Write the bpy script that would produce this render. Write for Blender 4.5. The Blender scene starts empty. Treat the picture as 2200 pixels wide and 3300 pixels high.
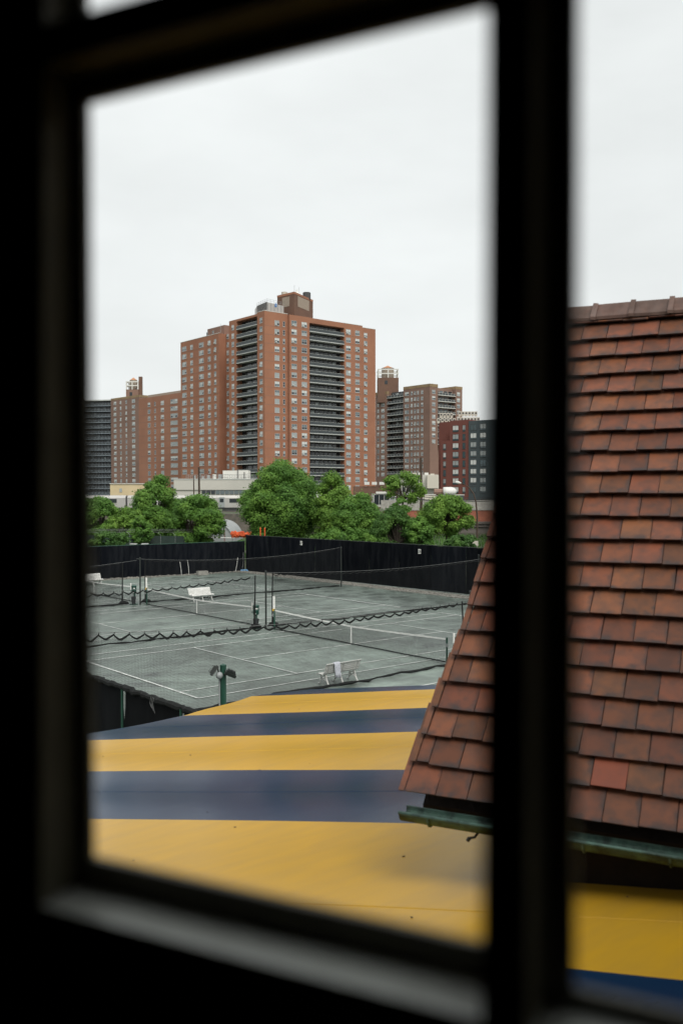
import bpy, math, random
from mathutils import Vector, Matrix
from bisect import bisect
rnd = random.Random(7)
SC = bpy.context.scene
COL = SC.collection
V = Vector

# ------------------------------------------------------------------ camera
EYE = V((-28.954, -34.191, 7.4006))
FPX = 2956.3                                    # focal length in photo pixels (photo is 2200 x 3300)
CR = V((0.76974344, -0.63835219, -0.00122948)); CU = V((0.01389135, 0.01482496, 0.9997936)); CF = V((0.63820221, 0.76960165, -0.02027899))
cd = bpy.data.cameras.new('camera'); cam = bpy.data.objects.new('camera', cd); COL.objects.link(cam)
cam.matrix_world = Matrix((( CR.x, CU.x, -CF.x, EYE.x), (CR.y, CU.y, -CF.y, EYE.y), (CR.z, CU.z, -CF.z, EYE.z), (0, 0, 0, 1)))
cd.sensor_fit = 'HORIZONTAL'; cd.sensor_width = 24.0; cd.lens = 24.0 * FPX / 2200
cd.clip_start = 0.02; cd.clip_end = 5000
cd.dof.use_dof = True; cd.dof.focus_distance = 22.0; cd.dof.aperture_fstop = 2.8
SC.camera = cam

# ------------------------------------------------------------------ sky, sun, exposure
SUN_EL, SUN_AZ = math.radians(52), V((-0.35, -0.94))
w = bpy.data.worlds.new('World'); SC.world = w; w.use_nodes = True
nt = w.node_tree; N = nt.nodes; L = nt.links
bg = N['Background']; bg.inputs['Strength'].default_value = 0.05
sky = N.new('ShaderNodeTexSky'); sky.sky_type = 'NISHITA'; sky.sun_disc = False
sky.sun_elevation = SUN_EL; sky.sun_rotation = math.atan2(SUN_AZ.x, SUN_AZ.y)
sky.air_density = 1.0; sky.dust_density = 4.0; sky.ozone_density = 1.0
bw = N.new('ShaderNodeRGBToBW'); L.new(sky.outputs[0], bw.inputs[0])
geo = N.new('ShaderNodeTexCoord')
mp = N.new('ShaderNodeMapping'); mp.inputs['Scale'].default_value = (2.0, 2.0, 5.0); L.new(geo.outputs['Generated'], mp.inputs[0])
cn = N.new('ShaderNodeTexNoise'); cn.inputs['Scale'].default_value = 1.6; cn.inputs['Detail'].default_value = 5; cn.inputs['Roughness'].default_value = .5
L.new(mp.outputs[0], cn.inputs['Vector'])
mr = N.new('ShaderNodeMapRange'); mr.inputs['From Min'].default_value = .3; mr.inputs['From Max'].default_value = .7
mr.inputs['To Min'].default_value = .90; mr.inputs['To Max'].default_value = 1.04; L.new(cn.outputs[0], mr.inputs[0])
cl = N.new('ShaderNodeMix'); cl.data_type = 'RGBA'                       # an even cloud deck over the clear sky
cl.inputs['Factor'].default_value = .86; cl.inputs['B'].default_value = (9.6, 9.95, 9.85, 1)
ds = N.new('ShaderNodeMix'); ds.data_type = 'RGBA'; ds.inputs['Factor'].default_value = .5
L.new(sky.outputs[0], ds.inputs['A']); L.new(bw.outputs[0], ds.inputs['B'])
L.new(ds.outputs['Result'], cl.inputs['A'])
ml = N.new('ShaderNodeVectorMath'); ml.operation = 'SCALE'; L.new(cl.outputs['Result'], ml.inputs[0]); L.new(mr.outputs[0], ml.inputs['Scale'])
L.new(ml.outputs[0], bg.inputs['Color'])
sl = bpy.data.lights.new('sun', 'SUN'); sl.energy = 1.4; sl.angle = math.radians(35); sl.color = (1, .96, .9)
so = bpy.data.objects.new('sun', sl); COL.objects.link(so)
sd = V((SUN_AZ.x * math.cos(SUN_EL), SUN_AZ.y * math.cos(SUN_EL), math.sin(SUN_EL)))
so.rotation_euler = sd.to_track_quat('Z', 'Y').to_euler()
vs = SC.view_settings; vs.view_transform = 'Standard'; vs.look = 'None'; vs.exposure = 1.03; vs.gamma = 1; vs.use_curve_mapping = False
SC.cycles.max_bounces = 8; SC.cycles.diffuse_bounces = 4; SC.cycles.transparent_max_bounces = 16
SC.cycles.use_denoising = True

# ------------------------------------------------------------------ helpers
def ray(x, y): return CF + CR * ((x - 1100) / FPX) - CU * ((y - 1650) / FPX)
def at(x, y, d): return EYE + ray(x, y) * d                              # photo pixel + distance -> world point
def gnd(x, y, z=0.0):
    d = ray(x, y); return EYE + d * ((z - EYE.z) / d.z)
def zat(y, d): return EYE.z + (1590.0 - y) / FPX * d                    # height at photo row y, distance d
def along(P, d, px):                                                     # metres along horizontal line P + s*d to photo column px
    r = V((CR.x, CR.y)); f = V((CF.x, CF.y)); e = V((EYE.x, EYE.y)); q = V((P[0], P[1])) - e; k = (px - 1100) / FPX
    return (k * q.dot(f) - q.dot(r)) / (V(d).dot(r) - k * V(d).dot(f))

M = {}
def mat(name, c, rough=.7, c2=None, scale=5.0, bump=0.0, bscale=30.0, spec=.5, metal=0.0, lo=.35, hi=.65, rand=0.0, coord='Object', stretch=(1, 1, 1), detail=6):
    m = bpy.data.materials.new(name); m.use_nodes = True; t = m.node_tree; n = t.nodes; b = n['Principled BSDF']
    b.inputs['Roughness'].default_value = rough; b.inputs['Metallic'].default_value = metal; b.inputs['Specular IOR Level'].default_value = spec
    b.inputs['Base Color'].default_value = (*c, 1); M[name] = m
    out = None
    if c2 or bump:
        tc = n.new('ShaderNodeTexCoord'); mpn = n.new('ShaderNodeMapping'); mpn.inputs['Scale'].default_value = stretch
        t.links.new(tc.outputs[coord], mpn.inputs[0])
    if c2:
        no = n.new('ShaderNodeTexNoise'); no.inputs['Scale'].default_value = scale; no.inputs['Detail'].default_value = detail; no.inputs['Roughness'].default_value = .62
        t.links.new(mpn.outputs[0], no.inputs['Vector'])
        rr = n.new('ShaderNodeMapRange'); rr.inputs['From Min'].default_value = lo; rr.inputs['From Max'].default_value = hi; t.links.new(no.outputs[0], rr.inputs[0])
        mx = n.new('ShaderNodeMix'); mx.data_type = 'RGBA'; mx.inputs['A'].default_value = (*c, 1); mx.inputs['B'].default_value = (*c2, 1)
        t.links.new(rr.outputs[0], mx.inputs['Factor']); out = mx.outputs['Result']
    if rand:
        oi = n.new('ShaderNodeObjectInfo'); hs = n.new('ShaderNodeHueSaturation')
        r1 = n.new('ShaderNodeMapRange'); r1.inputs['To Min'].default_value = 1 - rand; r1.inputs['To Max'].default_value = 1 + rand
        t.links.new(oi.outputs['Random'], r1.inputs[0]); t.links.new(r1.outputs[0], hs.inputs['Value'])
        if out: t.links.new(out, hs.inputs['Color'])
        else: hs.inputs['Color'].default_value = (*c, 1)
        out = hs.outputs[0]
    if out: t.links.new(out, b.inputs['Base Color'])
    if bump:
        nb = n.new('ShaderNodeTexNoise'); nb.inputs['Scale'].default_value = bscale; nb.inputs['Detail'].default_value = 4
        t.links.new(mpn.outputs[0], nb.inputs['Vector'])
        bp = n.new('ShaderNodeBump'); bp.inputs['Strength'].default_value = min(1, bump); bp.inputs['Distance'].default_value = .02 * max(1, bump)
        t.links.new(nb.outputs[0], bp.inputs['Height']); t.links.new(bp.outputs[0], b.inputs['Normal'])
    return m

class MB:
    def __init__(s): s.v = []; s.f = []; s.mi = []; s.cm = 0
    def face(s, pts):
        i = len(s.v); s.v += [tuple(p) for p in pts]; s.f.append(tuple(range(i, i + len(pts)))); s.mi.append(s.cm); return s
    def hexa(s, p):                                                       # 8 corners: bottom 0-3, top 4-7
        i = len(s.v); s.v += [tuple(q) for q in p]
        for f in ((3, 2, 1, 0), (4, 5, 6, 7), (0, 1, 5, 4), (1, 2, 6, 5), (2, 3, 7, 6), (3, 0, 4, 7)):
            s.f.append(tuple(i + k for k in f)); s.mi.append(s.cm)
        return s
    def box(s, c, d, ax=None):
        c = V(c); X, Y, Z = ax or (V((1, 0, 0)), V((0, 1, 0)), V((0, 0, 1))); x, y, z = X * (d[0] / 2), Y * (d[1] / 2), Z * (d[2] / 2)
        return s.hexa([c - x - y - z, c + x - y - z, c + x + y - z, c - x + y - z, c - x - y + z, c + x - y + z, c + x + y + z, c - x + y + z])
    def b2(s, x0, x1, y0, y1, z0, z1): return s.box(((x0 + x1) / 2, (y0 + y1) / 2, (z0 + z1) / 2), (x1 - x0, y1 - y0, z1 - z0))
    def prism(s, poly, z0, z1):                                           # counter-clockwise footprint
        n = len(poly); i = len(s.v)
        s.v += [(p[0], p[1], z0) for p in poly] + [(p[0], p[1], z1) for p in poly]
        for k in range(n): s.f.append((i + k, i + (k + 1) % n, i + n + (k + 1) % n, i + n + k)); s.mi.append(s.cm)
        s.f.append(tuple(i + n + k for k in range(n))); s.mi.append(s.cm)
        s.f.append(tuple(i + n - 1 - k for k in range(n))); s.mi.append(s.cm)
        return s
    def tube(s, pts, r, n=6, cap=True):
        pts = [V(p) for p in pts]; rs = r if isinstance(r, (list, tuple)) else [r] * len(pts); base = len(s.v)
        for k, p in enumerate(pts):
            d = (pts[min(k + 1, len(pts) - 1)] - pts[max(k - 1, 0)]).normalized()
            a = V((0, 0, 1)) if abs(d.z) < .9 else V((1, 0, 0)); x = d.cross(a).normalized(); y = d.cross(x)
            for j in range(n):
                t = 2 * math.pi * j / n; s.v.append(tuple(p + (x * math.cos(t) + y * math.sin(t)) * rs[k]))
        for k in range(len(pts) - 1):
            for j in range(n):
                a = base + k * n + j; b = base + k * n + (j + 1) % n; s.f.append((a, a + n, b + n, b)); s.mi.append(s.cm)
        if cap:
            s.f.append(tuple(base + j for j in range(n))); s.f.append(tuple(base + (len(pts) - 1) * n + n - 1 - j for j in range(n))); s.mi += [s.cm] * 2
        return s
    def lathe(s, prof, c=(0, 0, 0), n=12):                                # (radius, z) profile about the vertical through c
        base = len(s.v); m = len(prof)
        for r, z in prof:
            for j in range(n): t = 2 * math.pi * j / n; s.v.append((c[0] + r * math.cos(t), c[1] + r * math.sin(t), c[2] + z))
        for k in range(m - 1):
            for j in range(n): a = base + k * n + j; b = base + k * n + (j + 1) % n; s.f.append((a, b, b + n, a + n)); s.mi.append(s.cm)
        s.f.append(tuple(base + n - 1 - j for j in range(n))); s.f.append(tuple(base + (m - 1) * n + j for j in range(n))); s.mi += [s.cm] * 2
        return s
    def mesh(s, name, mats, off=(0, 0, 0), smooth=False):
        me = bpy.data.meshes.new(name); o = V(off)
        me.from_pydata([(p[0] - o.x, p[1] - o.y, p[2] - o.z) for p in s.v], [], s.f)
        for m in (mats if isinstance(mats, (list, tuple)) else [mats]): me.materials.append(M[m] if isinstance(m, str) else m)
        me.polygons.foreach_set('material_index', s.mi)
        if smooth: me.polygons.foreach_set('use_smooth', [True] * len(me.polygons))
        me.update(); return me
    def build(s, name, mats, parent=None, world=True, smooth=False, kind=None):
        return link(name, s.mesh(name, mats, WL.get(parent.name, (0, 0, 0)) if parent and world else (0, 0, 0), smooth), parent, kind=kind)
WL = {}                                                                   # world location of every parent by name
def link(name, data, parent=None, loc=(0, 0, 0), rot=None, kind=None):
    o = bpy.data.objects.new(name, data); COL.objects.link(o); o.location = loc
    if rot is not None: o.rotation_euler = rot
    if parent: o.parent = parent
    WL[o.name] = V(loc) + V(WL.get(parent.name, (0, 0, 0)) if parent else (0, 0, 0))
    if kind: o['kind'] = kind
    return o
def tag(o, label, cat, group=None):
    o['label'] = label; o['category'] = cat
    if group: o['group'] = group
    return o
def thing(name, label, cat, loc=(0, 0, 0), rz=0.0, group=None):
    o = link(name, None, None, tuple(loc), (0, 0, rz)); o.empty_display_size = .2
    return tag(o, label, cat, group)
def struct(mb, name, mats, **k): return mb.build(name, mats, kind='structure', **k)
def copy_tree(o, parent=None):
    c = o.copy(); COL.objects.link(c)
    if parent: c.parent = parent
    for ch in list(o.children): copy_tree(ch, c)
    return c
def grid_sheet(x0, x1, y0, y1, z, nx, ny, fz=None):
    b = MB()
    for j in range(ny + 1):
        for i in range(nx + 1):
            x = x0 + (x1 - x0) * i / nx; y = y0 + (y1 - y0) * j / ny; b.v.append((x, y, z + (fz(x, y) if fz else 0)))
    for j in range(ny):
        for i in range(nx):
            a = j * (nx + 1) + i; b.f.append((a, a + 1, a + nx + 2, a + nx + 1)); b.mi.append(0)
    return b

# ------------------------------------------------------------------ materials
mat('asphalt', (.05, .052, .05), .9, (.09, .09, .085), .4, .3, 12)
mat('soil', (.07, .065, .05), .95, (.05, .08, .03), .08, .4, 6)

mat('line_white', (.60, .62, .60), .7, (.30, .33, .31), 2.2, 0, lo=.45, hi=.75)
mat('gravel', (.12, .115, .1), .95, (.3, .29, .26), 9, .8, 25)
mat('windscreen', (.0045, .0055, .0075), .9, (.013, .0145, .017), .9, .5, 3, spec=.02, rand=.3, stretch=(3, 3, .5), lo=.42, hi=.72)
mat('windscreen_green', (.012, .024, .02), .8, (.018, .034, .028), 1.5, .4, 4, rand=.2)
mat('black_net', (.011, .012, .012), .85, spec=.2)
mat('post_black', (.012, .016, .014), .45)
mat('post_green', (.012, .055, .036), .4)
mat('green_plastic', (.010, .055, .04), .4)
mat('bin_black', (.02, .022, .024), .5)
mat('steel', (.35, .36, .36), .45, metal=.6)
mat('cable', (.16, .165, .16), .5, metal=.3)
mat('white_paint', (.74, .74, .72), .4, (.62, .62, .58), 6, 0)
mat('white_tape', (.74, .74, .71), .7)
mat('towel', (.72, .74, .8), .95, (.6, .62, .7), 30, .5, 90)
mat('blue_cloth', (.12, .27, .45), .9)
mat('concrete', (.33, .32, .29), .9, (.22, .21, .19), 2.5, .4, 30)
mat('orange_net', (.75, .13, .03), .7, (.5, .07, .02), 3, .3, 10)
mat('yellow_tape', (.7, .42, .05), .6)
mat('vinyl_yellow', (.53, .300, .022), .25, (.455, .265, .034), 1.6, .06, 2.0, lo=.3, hi=.7, stretch=(1, 4, 1), spec=.16)
mat('vinyl_navy', (.004, .021, .060), .20, (.007, .026, .066), 1.1, .05, 1.7, lo=.3, hi=.7, stretch=(1, 4, 1), spec=.17)
mat('vinyl_under', (.3, .27, .2), .6)
mat('frame_paint', (.17, .158, .110), .45, (.13, .12, .085), 30, .1, 60, spec=.3)
mat('ledge_lit_paint', (.58, .60, .55), .3, (.48, .49, .45), 14, .1, 60, spec=.7)  # bottom ledge: sky light put into a paler, glossier frame colour
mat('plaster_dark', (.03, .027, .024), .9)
mat('stucco', (.30, .27, .22), .9, (.24, .21, .17), 3, .5, 40)
mat('timber', (.018, .012, .008), .8, (.012, .008, .006), 10, .4, 40, spec=.2)
mat('copper_green', (.075, .145, .115), .55, (.022, .04, .034), 9, .3, 40, metal=.25, lo=.4, hi=.6)
mat('brick_orange', (.33, .152, .088), .9, (.255, .112, .066), .11, .2, 20, lo=.3, hi=.7)
mat('brick_brown', (.23, .142, .108), .9, (.18, .112, .086), .08, .2, 20)
mat('brick_tan', (.315, .152, .095), .9, (.26, .122, .076), .08, .2, 20)
mat('brick_red', (.165, .058, .043), .9, (.14, .05, .04), .15, .2, 20)
mat('brick_rust', (.29, .10, .06), .9, (.2, .07, .045), .8, .3, 20)
mat('cladding_grey', (.045, .062, .070), .6, (.055, .075, .08), .2)
mat('parapet_ochre', (.27, .19, .10), .85, (.2, .14, .08), .3)
mat('roof_felt', (.13, .12, .11), .9)
mat('roof_white', (.5, .48, .44), .8, (.4, .39, .36), .15)
mat('slab_white', (.60, .60, .56), .8)
mat('slab_grey', (.44, .46, .44), .8)
mat('slab_blue', (.20, .235, .265), .8)
mat('railing_dark', (.042, .051, .056), .5)
mat('recess_shade', (.03, .031, .033), .8)  # near black: deep shade inside the balconies put into the colour
mat('recess_shade_blue', (.03, .036, .042), .8)  # bluish version, balcony shade put into the colour as well
mat('win_frame', (.42, .44, .44), .5)
mat('win_frame_dark', (.03, .03, .032), .5)
mat('glass_dark', (.02, .025, .03), .06, spec=.6)
mat('glass_mid', (.10, .125, .135), .12, spec=.7)
mat('blind_white', (.55, .57, .55), .5)
mat('blind_grey', (.30, .33, .33), .4)
mat('glass_blue', (.05, .09, .10), .06, spec=.9)
mat('cream_wall', (.56, .46, .29), .85, (.5, .4, .24), .3)
mat('white_wall', (.48, .465, .42), .8, (.42, .41, .37), .12)
mat('train_steel', (.44, .43, .41), .4, (.38, .37, .35), .4, metal=.2)
mat('train_dark', (.05, .05, .05), .6)
mat('stone_wall', (.14, .12, .10), .95, (.06, .06, .05), .9, .9, 3)
mat('wood_pole', (.075, .05, .035), .9, (.04, .028, .02), 2)
mat('galv', (.30, .32, .32), .5, (.24, .26, .26), .8)
mat('ac_beige', (.50, .47, .40), .6)
mat('fan_dark', (.05, .05, .05), .6)
mat('logo_blue', (.03, .16, .42), .5)
mat('sign_white', (.6, .6, .57), .6)
mat('ink_black', (.02, .02, .02), .7)
mat('bark', (.07, .055, .042), .95, (.04, .032, .025), 4, .6, 12)
mat('steel_rail', (.10, .085, .075), .6)
mat('lamp_red', (.5, .04, .02), .4)
mat('pent_brown', (.15, .085, .058), .9, (.12, .07, .05), .3)
mat('lattice_tan', (.34, .29, .23), .8, (.25, .21, .17), 3)
mat('terracotta_cap', (.42, .20, .10), .8)
# clear sheet glass
gp = bpy.data.materials.new('clear_glass'); gp.use_nodes = True; n_ = gp.node_tree.nodes; n_.remove(n_['Principled BSDF'])
tr = n_.new('ShaderNodeBsdfTransparent'); gp.node_tree.links.new(tr.outputs[0], n_['Material Output'].inputs['Surface']); M['clear_glass'] = gp

def court_material():
    m = bpy.data.materials.new('court_clay'); m.use_nodes = True; t = m.node_tree; n = t.nodes; b = n['Principled BSDF']; l = t.links; M['court_clay'] = m
    tc = n.new('ShaderNodeTexCoord')
    def noise(scale, detail, st, lo, hi, a, c, rough=.6):
        mp_ = n.new('ShaderNodeMapping'); mp_.inputs['Scale'].default_value = st; mp_.inputs['Rotation'].default_value = (0, 0, .69); l.new(tc.outputs['Object'], mp_.inputs[0]); q = n.new('ShaderNodeTexNoise'); q.inputs['Scale'].default_value = scale; q.inputs['Detail'].default_value = detail; q.inputs['Roughness'].default_value = rough; l.new(mp_.outputs[0], q.inputs['Vector'])
        r = n.new('ShaderNodeMapRange'); r.inputs['From Min'].default_value = lo; r.inputs['From Max'].default_value = hi; r.inputs['To Min'].default_value = a; r.inputs['To Max'].default_value = c; l.new(q.outputs[0], r.inputs[0]); return r.outputs[0]
    big = noise(.10, 4, (1, 1, 1), .38, .62, .60, 1.18); mid = noise(.75, 7, (1, 1.3, 1), .34, .66, .62, 1.32, .7); fine = noise(9, 5, (.5, 2.6, 1), .3, .7, .78, 1.2, .7); wet = noise(.33, 6, (1, 1.3, 1), .575, .66, 1, .45, .65)
    def mul(a, c):
        q = n.new('ShaderNodeMath'); q.operation = 'MULTIPLY'; l.new(a, q.inputs[0]); l.new(c, q.inputs[1]); return q.outputs[0]
    f = mul(mul(big, mid), mul(fine, wet)); s = n.new('ShaderNodeVectorMath'); s.operation = 'SCALE'; s.inputs[0].default_value = (.157, .194, .171); l.new(f, s.inputs['Scale']); l.new(s.outputs[0], b.inputs['Base Color'])
    r = n.new('ShaderNodeMapRange'); r.inputs['From Min'].default_value = .5; r.inputs['From Max'].default_value = 1.2; r.inputs['To Min'].default_value = .34; r.inputs['To Max'].default_value = .55; l.new(f, r.inputs[0]); l.new(r.outputs[0], b.inputs['Roughness']); b.inputs['Specular IOR Level'].default_value = .5
    bp = n.new('ShaderNodeBump'); bp.inputs['Strength'].default_value = .12; bp.inputs['Distance'].default_value = .01; l.new(fine, bp.inputs['Height']); l.new(bp.outputs[0], b.inputs['Normal'])
court_material()
def leaf_material(name, c1, c2, c3):
    m = bpy.data.materials.new(name); m.use_nodes = True; t = m.node_tree; n = t.nodes; b = n['Principled BSDF']; l = t.links
    tc = n.new('ShaderNodeTexCoord'); no = n.new('ShaderNodeTexNoise'); no.inputs['Scale'].default_value = .45; no.inputs['Detail'].default_value = 3
    l.new(tc.outputs['Object'], no.inputs['Vector'])
    cr = n.new('ShaderNodeValToRGB'); e = cr.color_ramp.elements; e[0].position = .33; e[0].color = (*c1, 1); e[1].position = .68; e[1].color = (*c3, 1)
    x = e.new(.5); x.color = (*c2, 1); l.new(no.outputs[0], cr.inputs[0])
    gi = n.new('ShaderNodeNewGeometry'); hs = n.new('ShaderNodeHueSaturation'); r = n.new('ShaderNodeMapRange'); r.inputs['To Min'].default_value = .78; r.inputs['To Max'].default_value = 1.25
    l.new(gi.outputs['Random Per Island'], r.inputs[0]); l.new(r.outputs[0], hs.inputs['Value']); l.new(cr.outputs[0], hs.inputs['Color'])
    b.inputs['Roughness'].default_value = .55; b.inputs['Specular IOR Level'].default_value = .25; l.new(hs.outputs[0], b.inputs['Base Color'])
    ts = n.new('ShaderNodeBsdfTranslucent'); l.new(hs.outputs[0], ts.inputs['Color']); mx = n.new('ShaderNodeMixShader'); mx.inputs[0].default_value = .35
    l.new(b.outputs[0], mx.inputs[1]); l.new(ts.outputs[0], mx.inputs[2]); l.new(mx.outputs[0], n['Material Output'].inputs['Surface']); M[name] = m
leaf_material('leaf_mid', (.058, .14, .026), (.102, .215, .038), (.17, .31, .055))
leaf_material('leaf_light', (.08, .17, .028), (.13, .245, .04), (.195, .33, .056))
leaf_material('leaf_dark', (.045, .11, .026), (.075, .165, .036), (.115, .215, .044))

def tile_material(name, base, alt, stain, sm):
    m = bpy.data.materials.new(name); m.use_nodes = True; t = m.node_tree; n = t.nodes; b = n['Principled BSDF']; l = t.links
    oi = n.new('ShaderNodeObjectInfo'); tc = n.new('ShaderNodeTexCoord')
    ad = n.new('ShaderNodeVectorMath'); ad.operation = 'ADD'; sc = n.new('ShaderNodeVectorMath'); sc.operation = 'SCALE'; sc.inputs[0].default_value = (37, 53, 71)
    l.new(oi.outputs['Random'], sc.inputs['Scale']); l.new(tc.outputs['Object'], ad.inputs[0]); l.new(sc.outputs[0], ad.inputs[1])
    no = n.new('ShaderNodeTexNoise'); no.inputs['Scale'].default_value = 11; no.inputs['Detail'].default_value = 5; l.new(ad.outputs[0], no.inputs['Vector'])
    mx = n.new('ShaderNodeMix'); mx.data_type = 'RGBA'; mx.inputs['A'].default_value = (*base, 1); mx.inputs['B'].default_value = (*alt, 1); 
    rr = n.new('ShaderNodeMapRange'); rr.inputs['From Min'].default_value = .38; rr.inputs['From Max'].default_value = .62; l.new(no.outputs[0], rr.inputs[0]); l.new(rr.outputs[0], mx.inputs['Factor'])
    hs = n.new('ShaderNodeHueSaturation'); r1 = n.new('ShaderNodeMapRange'); r1.inputs['To Min'].default_value = .68; r1.inputs['To Max'].default_value = 1.22
    r2 = n.new('ShaderNodeMapRange'); r2.inputs['To Min'].default_value = .493; r2.inputs['To Max'].default_value = .507
    wn = n.new('ShaderNodeTexWhiteNoise'); wn.noise_dimensions = '1D'; l.new(oi.outputs['Random'], wn.inputs['W']); l.new(wn.outputs['Value'], r2.inputs[0])
    l.new(oi.outputs['Random'], r1.inputs[0]); l.new(r1.outputs[0], hs.inputs['Value']); l.new(r2.outputs[0], hs.inputs['Hue']); l.new(mx.outputs['Result'], hs.inputs['Color'])
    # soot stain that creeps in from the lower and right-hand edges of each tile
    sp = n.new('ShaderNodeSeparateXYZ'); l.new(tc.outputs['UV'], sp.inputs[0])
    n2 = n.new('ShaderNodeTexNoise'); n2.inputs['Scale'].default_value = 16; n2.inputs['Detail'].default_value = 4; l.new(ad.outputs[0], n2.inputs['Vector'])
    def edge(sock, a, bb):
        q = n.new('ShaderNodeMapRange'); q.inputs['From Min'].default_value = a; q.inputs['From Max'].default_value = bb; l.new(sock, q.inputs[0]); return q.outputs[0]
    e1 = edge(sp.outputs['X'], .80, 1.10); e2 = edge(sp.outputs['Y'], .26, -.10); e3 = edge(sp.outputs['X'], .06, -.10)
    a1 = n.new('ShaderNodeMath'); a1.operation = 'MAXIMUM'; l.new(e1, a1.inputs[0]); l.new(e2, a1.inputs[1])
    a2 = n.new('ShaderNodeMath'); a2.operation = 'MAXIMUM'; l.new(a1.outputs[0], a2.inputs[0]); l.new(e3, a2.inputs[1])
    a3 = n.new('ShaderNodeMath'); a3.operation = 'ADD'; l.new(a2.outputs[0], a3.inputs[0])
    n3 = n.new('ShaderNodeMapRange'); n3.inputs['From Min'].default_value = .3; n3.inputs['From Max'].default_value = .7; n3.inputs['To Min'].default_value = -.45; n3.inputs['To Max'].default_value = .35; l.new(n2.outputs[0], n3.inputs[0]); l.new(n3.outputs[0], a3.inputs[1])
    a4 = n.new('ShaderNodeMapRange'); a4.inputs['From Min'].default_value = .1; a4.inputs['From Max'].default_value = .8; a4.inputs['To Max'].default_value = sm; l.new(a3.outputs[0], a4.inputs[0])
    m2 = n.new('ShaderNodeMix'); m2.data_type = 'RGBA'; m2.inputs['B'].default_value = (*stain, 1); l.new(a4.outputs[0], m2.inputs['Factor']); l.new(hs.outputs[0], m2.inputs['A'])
    l.new(m2.outputs['Result'], b.inputs['Base Color'])
    b.inputs['Specular IOR Level'].default_value = .3; rg = n.new('ShaderNodeMapRange'); rg.inputs['To Min'].default_value = .36; rg.inputs['To Max'].default_value = .55; l.new(no.outputs[0], rg.inputs[0]); l.new(rg.outputs[0], b.inputs['Roughness'])
    bp = n.new('ShaderNodeBump'); bp.inputs['Strength'].default_value = .25; bp.inputs['Distance'].default_value = .004; l.new(n2.outputs[0], bp.inputs['Height']); l.new(bp.outputs[0], b.inputs['Normal'])
    M[name] = m
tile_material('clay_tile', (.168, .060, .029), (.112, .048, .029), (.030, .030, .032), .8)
tile_material('clay_new', (.225, .058, .03), (.19, .053, .03), (.2, .06, .04), .35)
tile_material('clay_ridge', (.115, .058, .042), (.165, .095, .075), (.05, .045, .042), .4)
# ------------------------------------------------------------------ ground and terrain
g = MB(); g.b2(-1500, 2500, -1200, 2600, -.5, -.06); struct(g, 'ground', 'soil')
g = grid_sheet(-19.5, 21.0, -40, 40.2, -.004, 60, 90, lambda x, y: .012 * math.sin(x * .5 + 1.3 * math.sin(y * .37)) * math.sin(y * .6) - .012)
struct(g, 'tennis_court_surface', 'court_clay')
LW = .055
def cline(p, x0, x1, y0, y1):
    b = MB(); b.b2(x0, x1, y0, y1, .004, .012); b.build('court_line', 'line_white', p)
ct = struct(MB().b2(-19.4, -19.3, -39, -38.9, 0, .002), 'court_markings', 'line_white')
for n, cy in enumerate((-14.61, 0.0, 14.61, 29.22)):
    for s in (-1, 1):
        cline(ct, -11.885, 11.885, cy + s * 5.485 - LW / 2, cy + s * 5.485 + LW / 2)
        cline(ct, -11.885, 11.885, cy + s * 4.115 - LW / 2, cy + s * 4.115 + LW / 2)
        cline(ct, s * 11.885 - .05, s * 11.885 + .05, cy - 5.457, cy - 4.143); cline(ct, s * 11.885 - .05, s * 11.885 + .05, cy - 4.087, cy + 4.087); cline(ct, s * 11.885 - .05, s * 11.885 + .05, cy + 4.143, cy + 5.457)
        cline(ct, s * 6.4 - LW / 2, s * 6.4 + LW / 2, cy - 4.087, cy + 4.087)
    cline(ct, -6.37, 6.37, cy - LW / 2, cy + LW / 2)
# rubble strip along the foot of the fences
g = MB()
for k in range(900):
    if k % 3: x = 19.6 - rnd.random() ** 2 * 1.1; y = rnd.uniform(4, 39)
    else: x = rnd.uniform(0, 19.6); y = 39.2 + rnd.uniform(-.5, .6) - (x - 5) * .03
    r = rnd.uniform(.03, .12); a = rnd.random() * 3
    g.box((x, y, r * .2), (r * 2, r * 1.4, r), (V((math.cos(a), math.sin(a), .1)), V((-math.sin(a), math.cos(a), 0)), V((0, .1, 1))))
o = g.build('rubble', 'gravel'); tag(o, 'stones and clods strewn along the foot of the black fences', 'rubble'); o['kind'] = 'stuff'
g = MB(); g.b2(18.7, 20.2, -10, 39.6, -.05, .022); g.b2(-6, 18.7, 38.9, 40.2, -.05, .022); struct(g, 'gravel_verge', 'gravel')
# railway embankment with stone retaining wall, running across the view
def XR(a, d, z): p = EYE + CF * d + CR * a; return V((p.x, p.y, z))
RX, RF = V((CR.x, CR.y, 0)).normalized(), V((CF.x, CF.y, 0)).normalized(); RZ = V((0, 0, 1))
g = MB(); c = XR(10, 205, 0); g.box((c.x, c.y, 1.6), (330, 80, 3.6), (RX, RF, RZ)); struct(g, 'embankment', 'soil')
g = MB(); c = XR(10, 164.4, 0); g.box((c.x, c.y, 1.6), (330, 1.1, 4.3), (RX, RF, RZ)); o = g.build('retaining_wall', 'stone_wall'); tag(o, 'dark rubble stone retaining wall below the railway tracks', 'wall')

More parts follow.
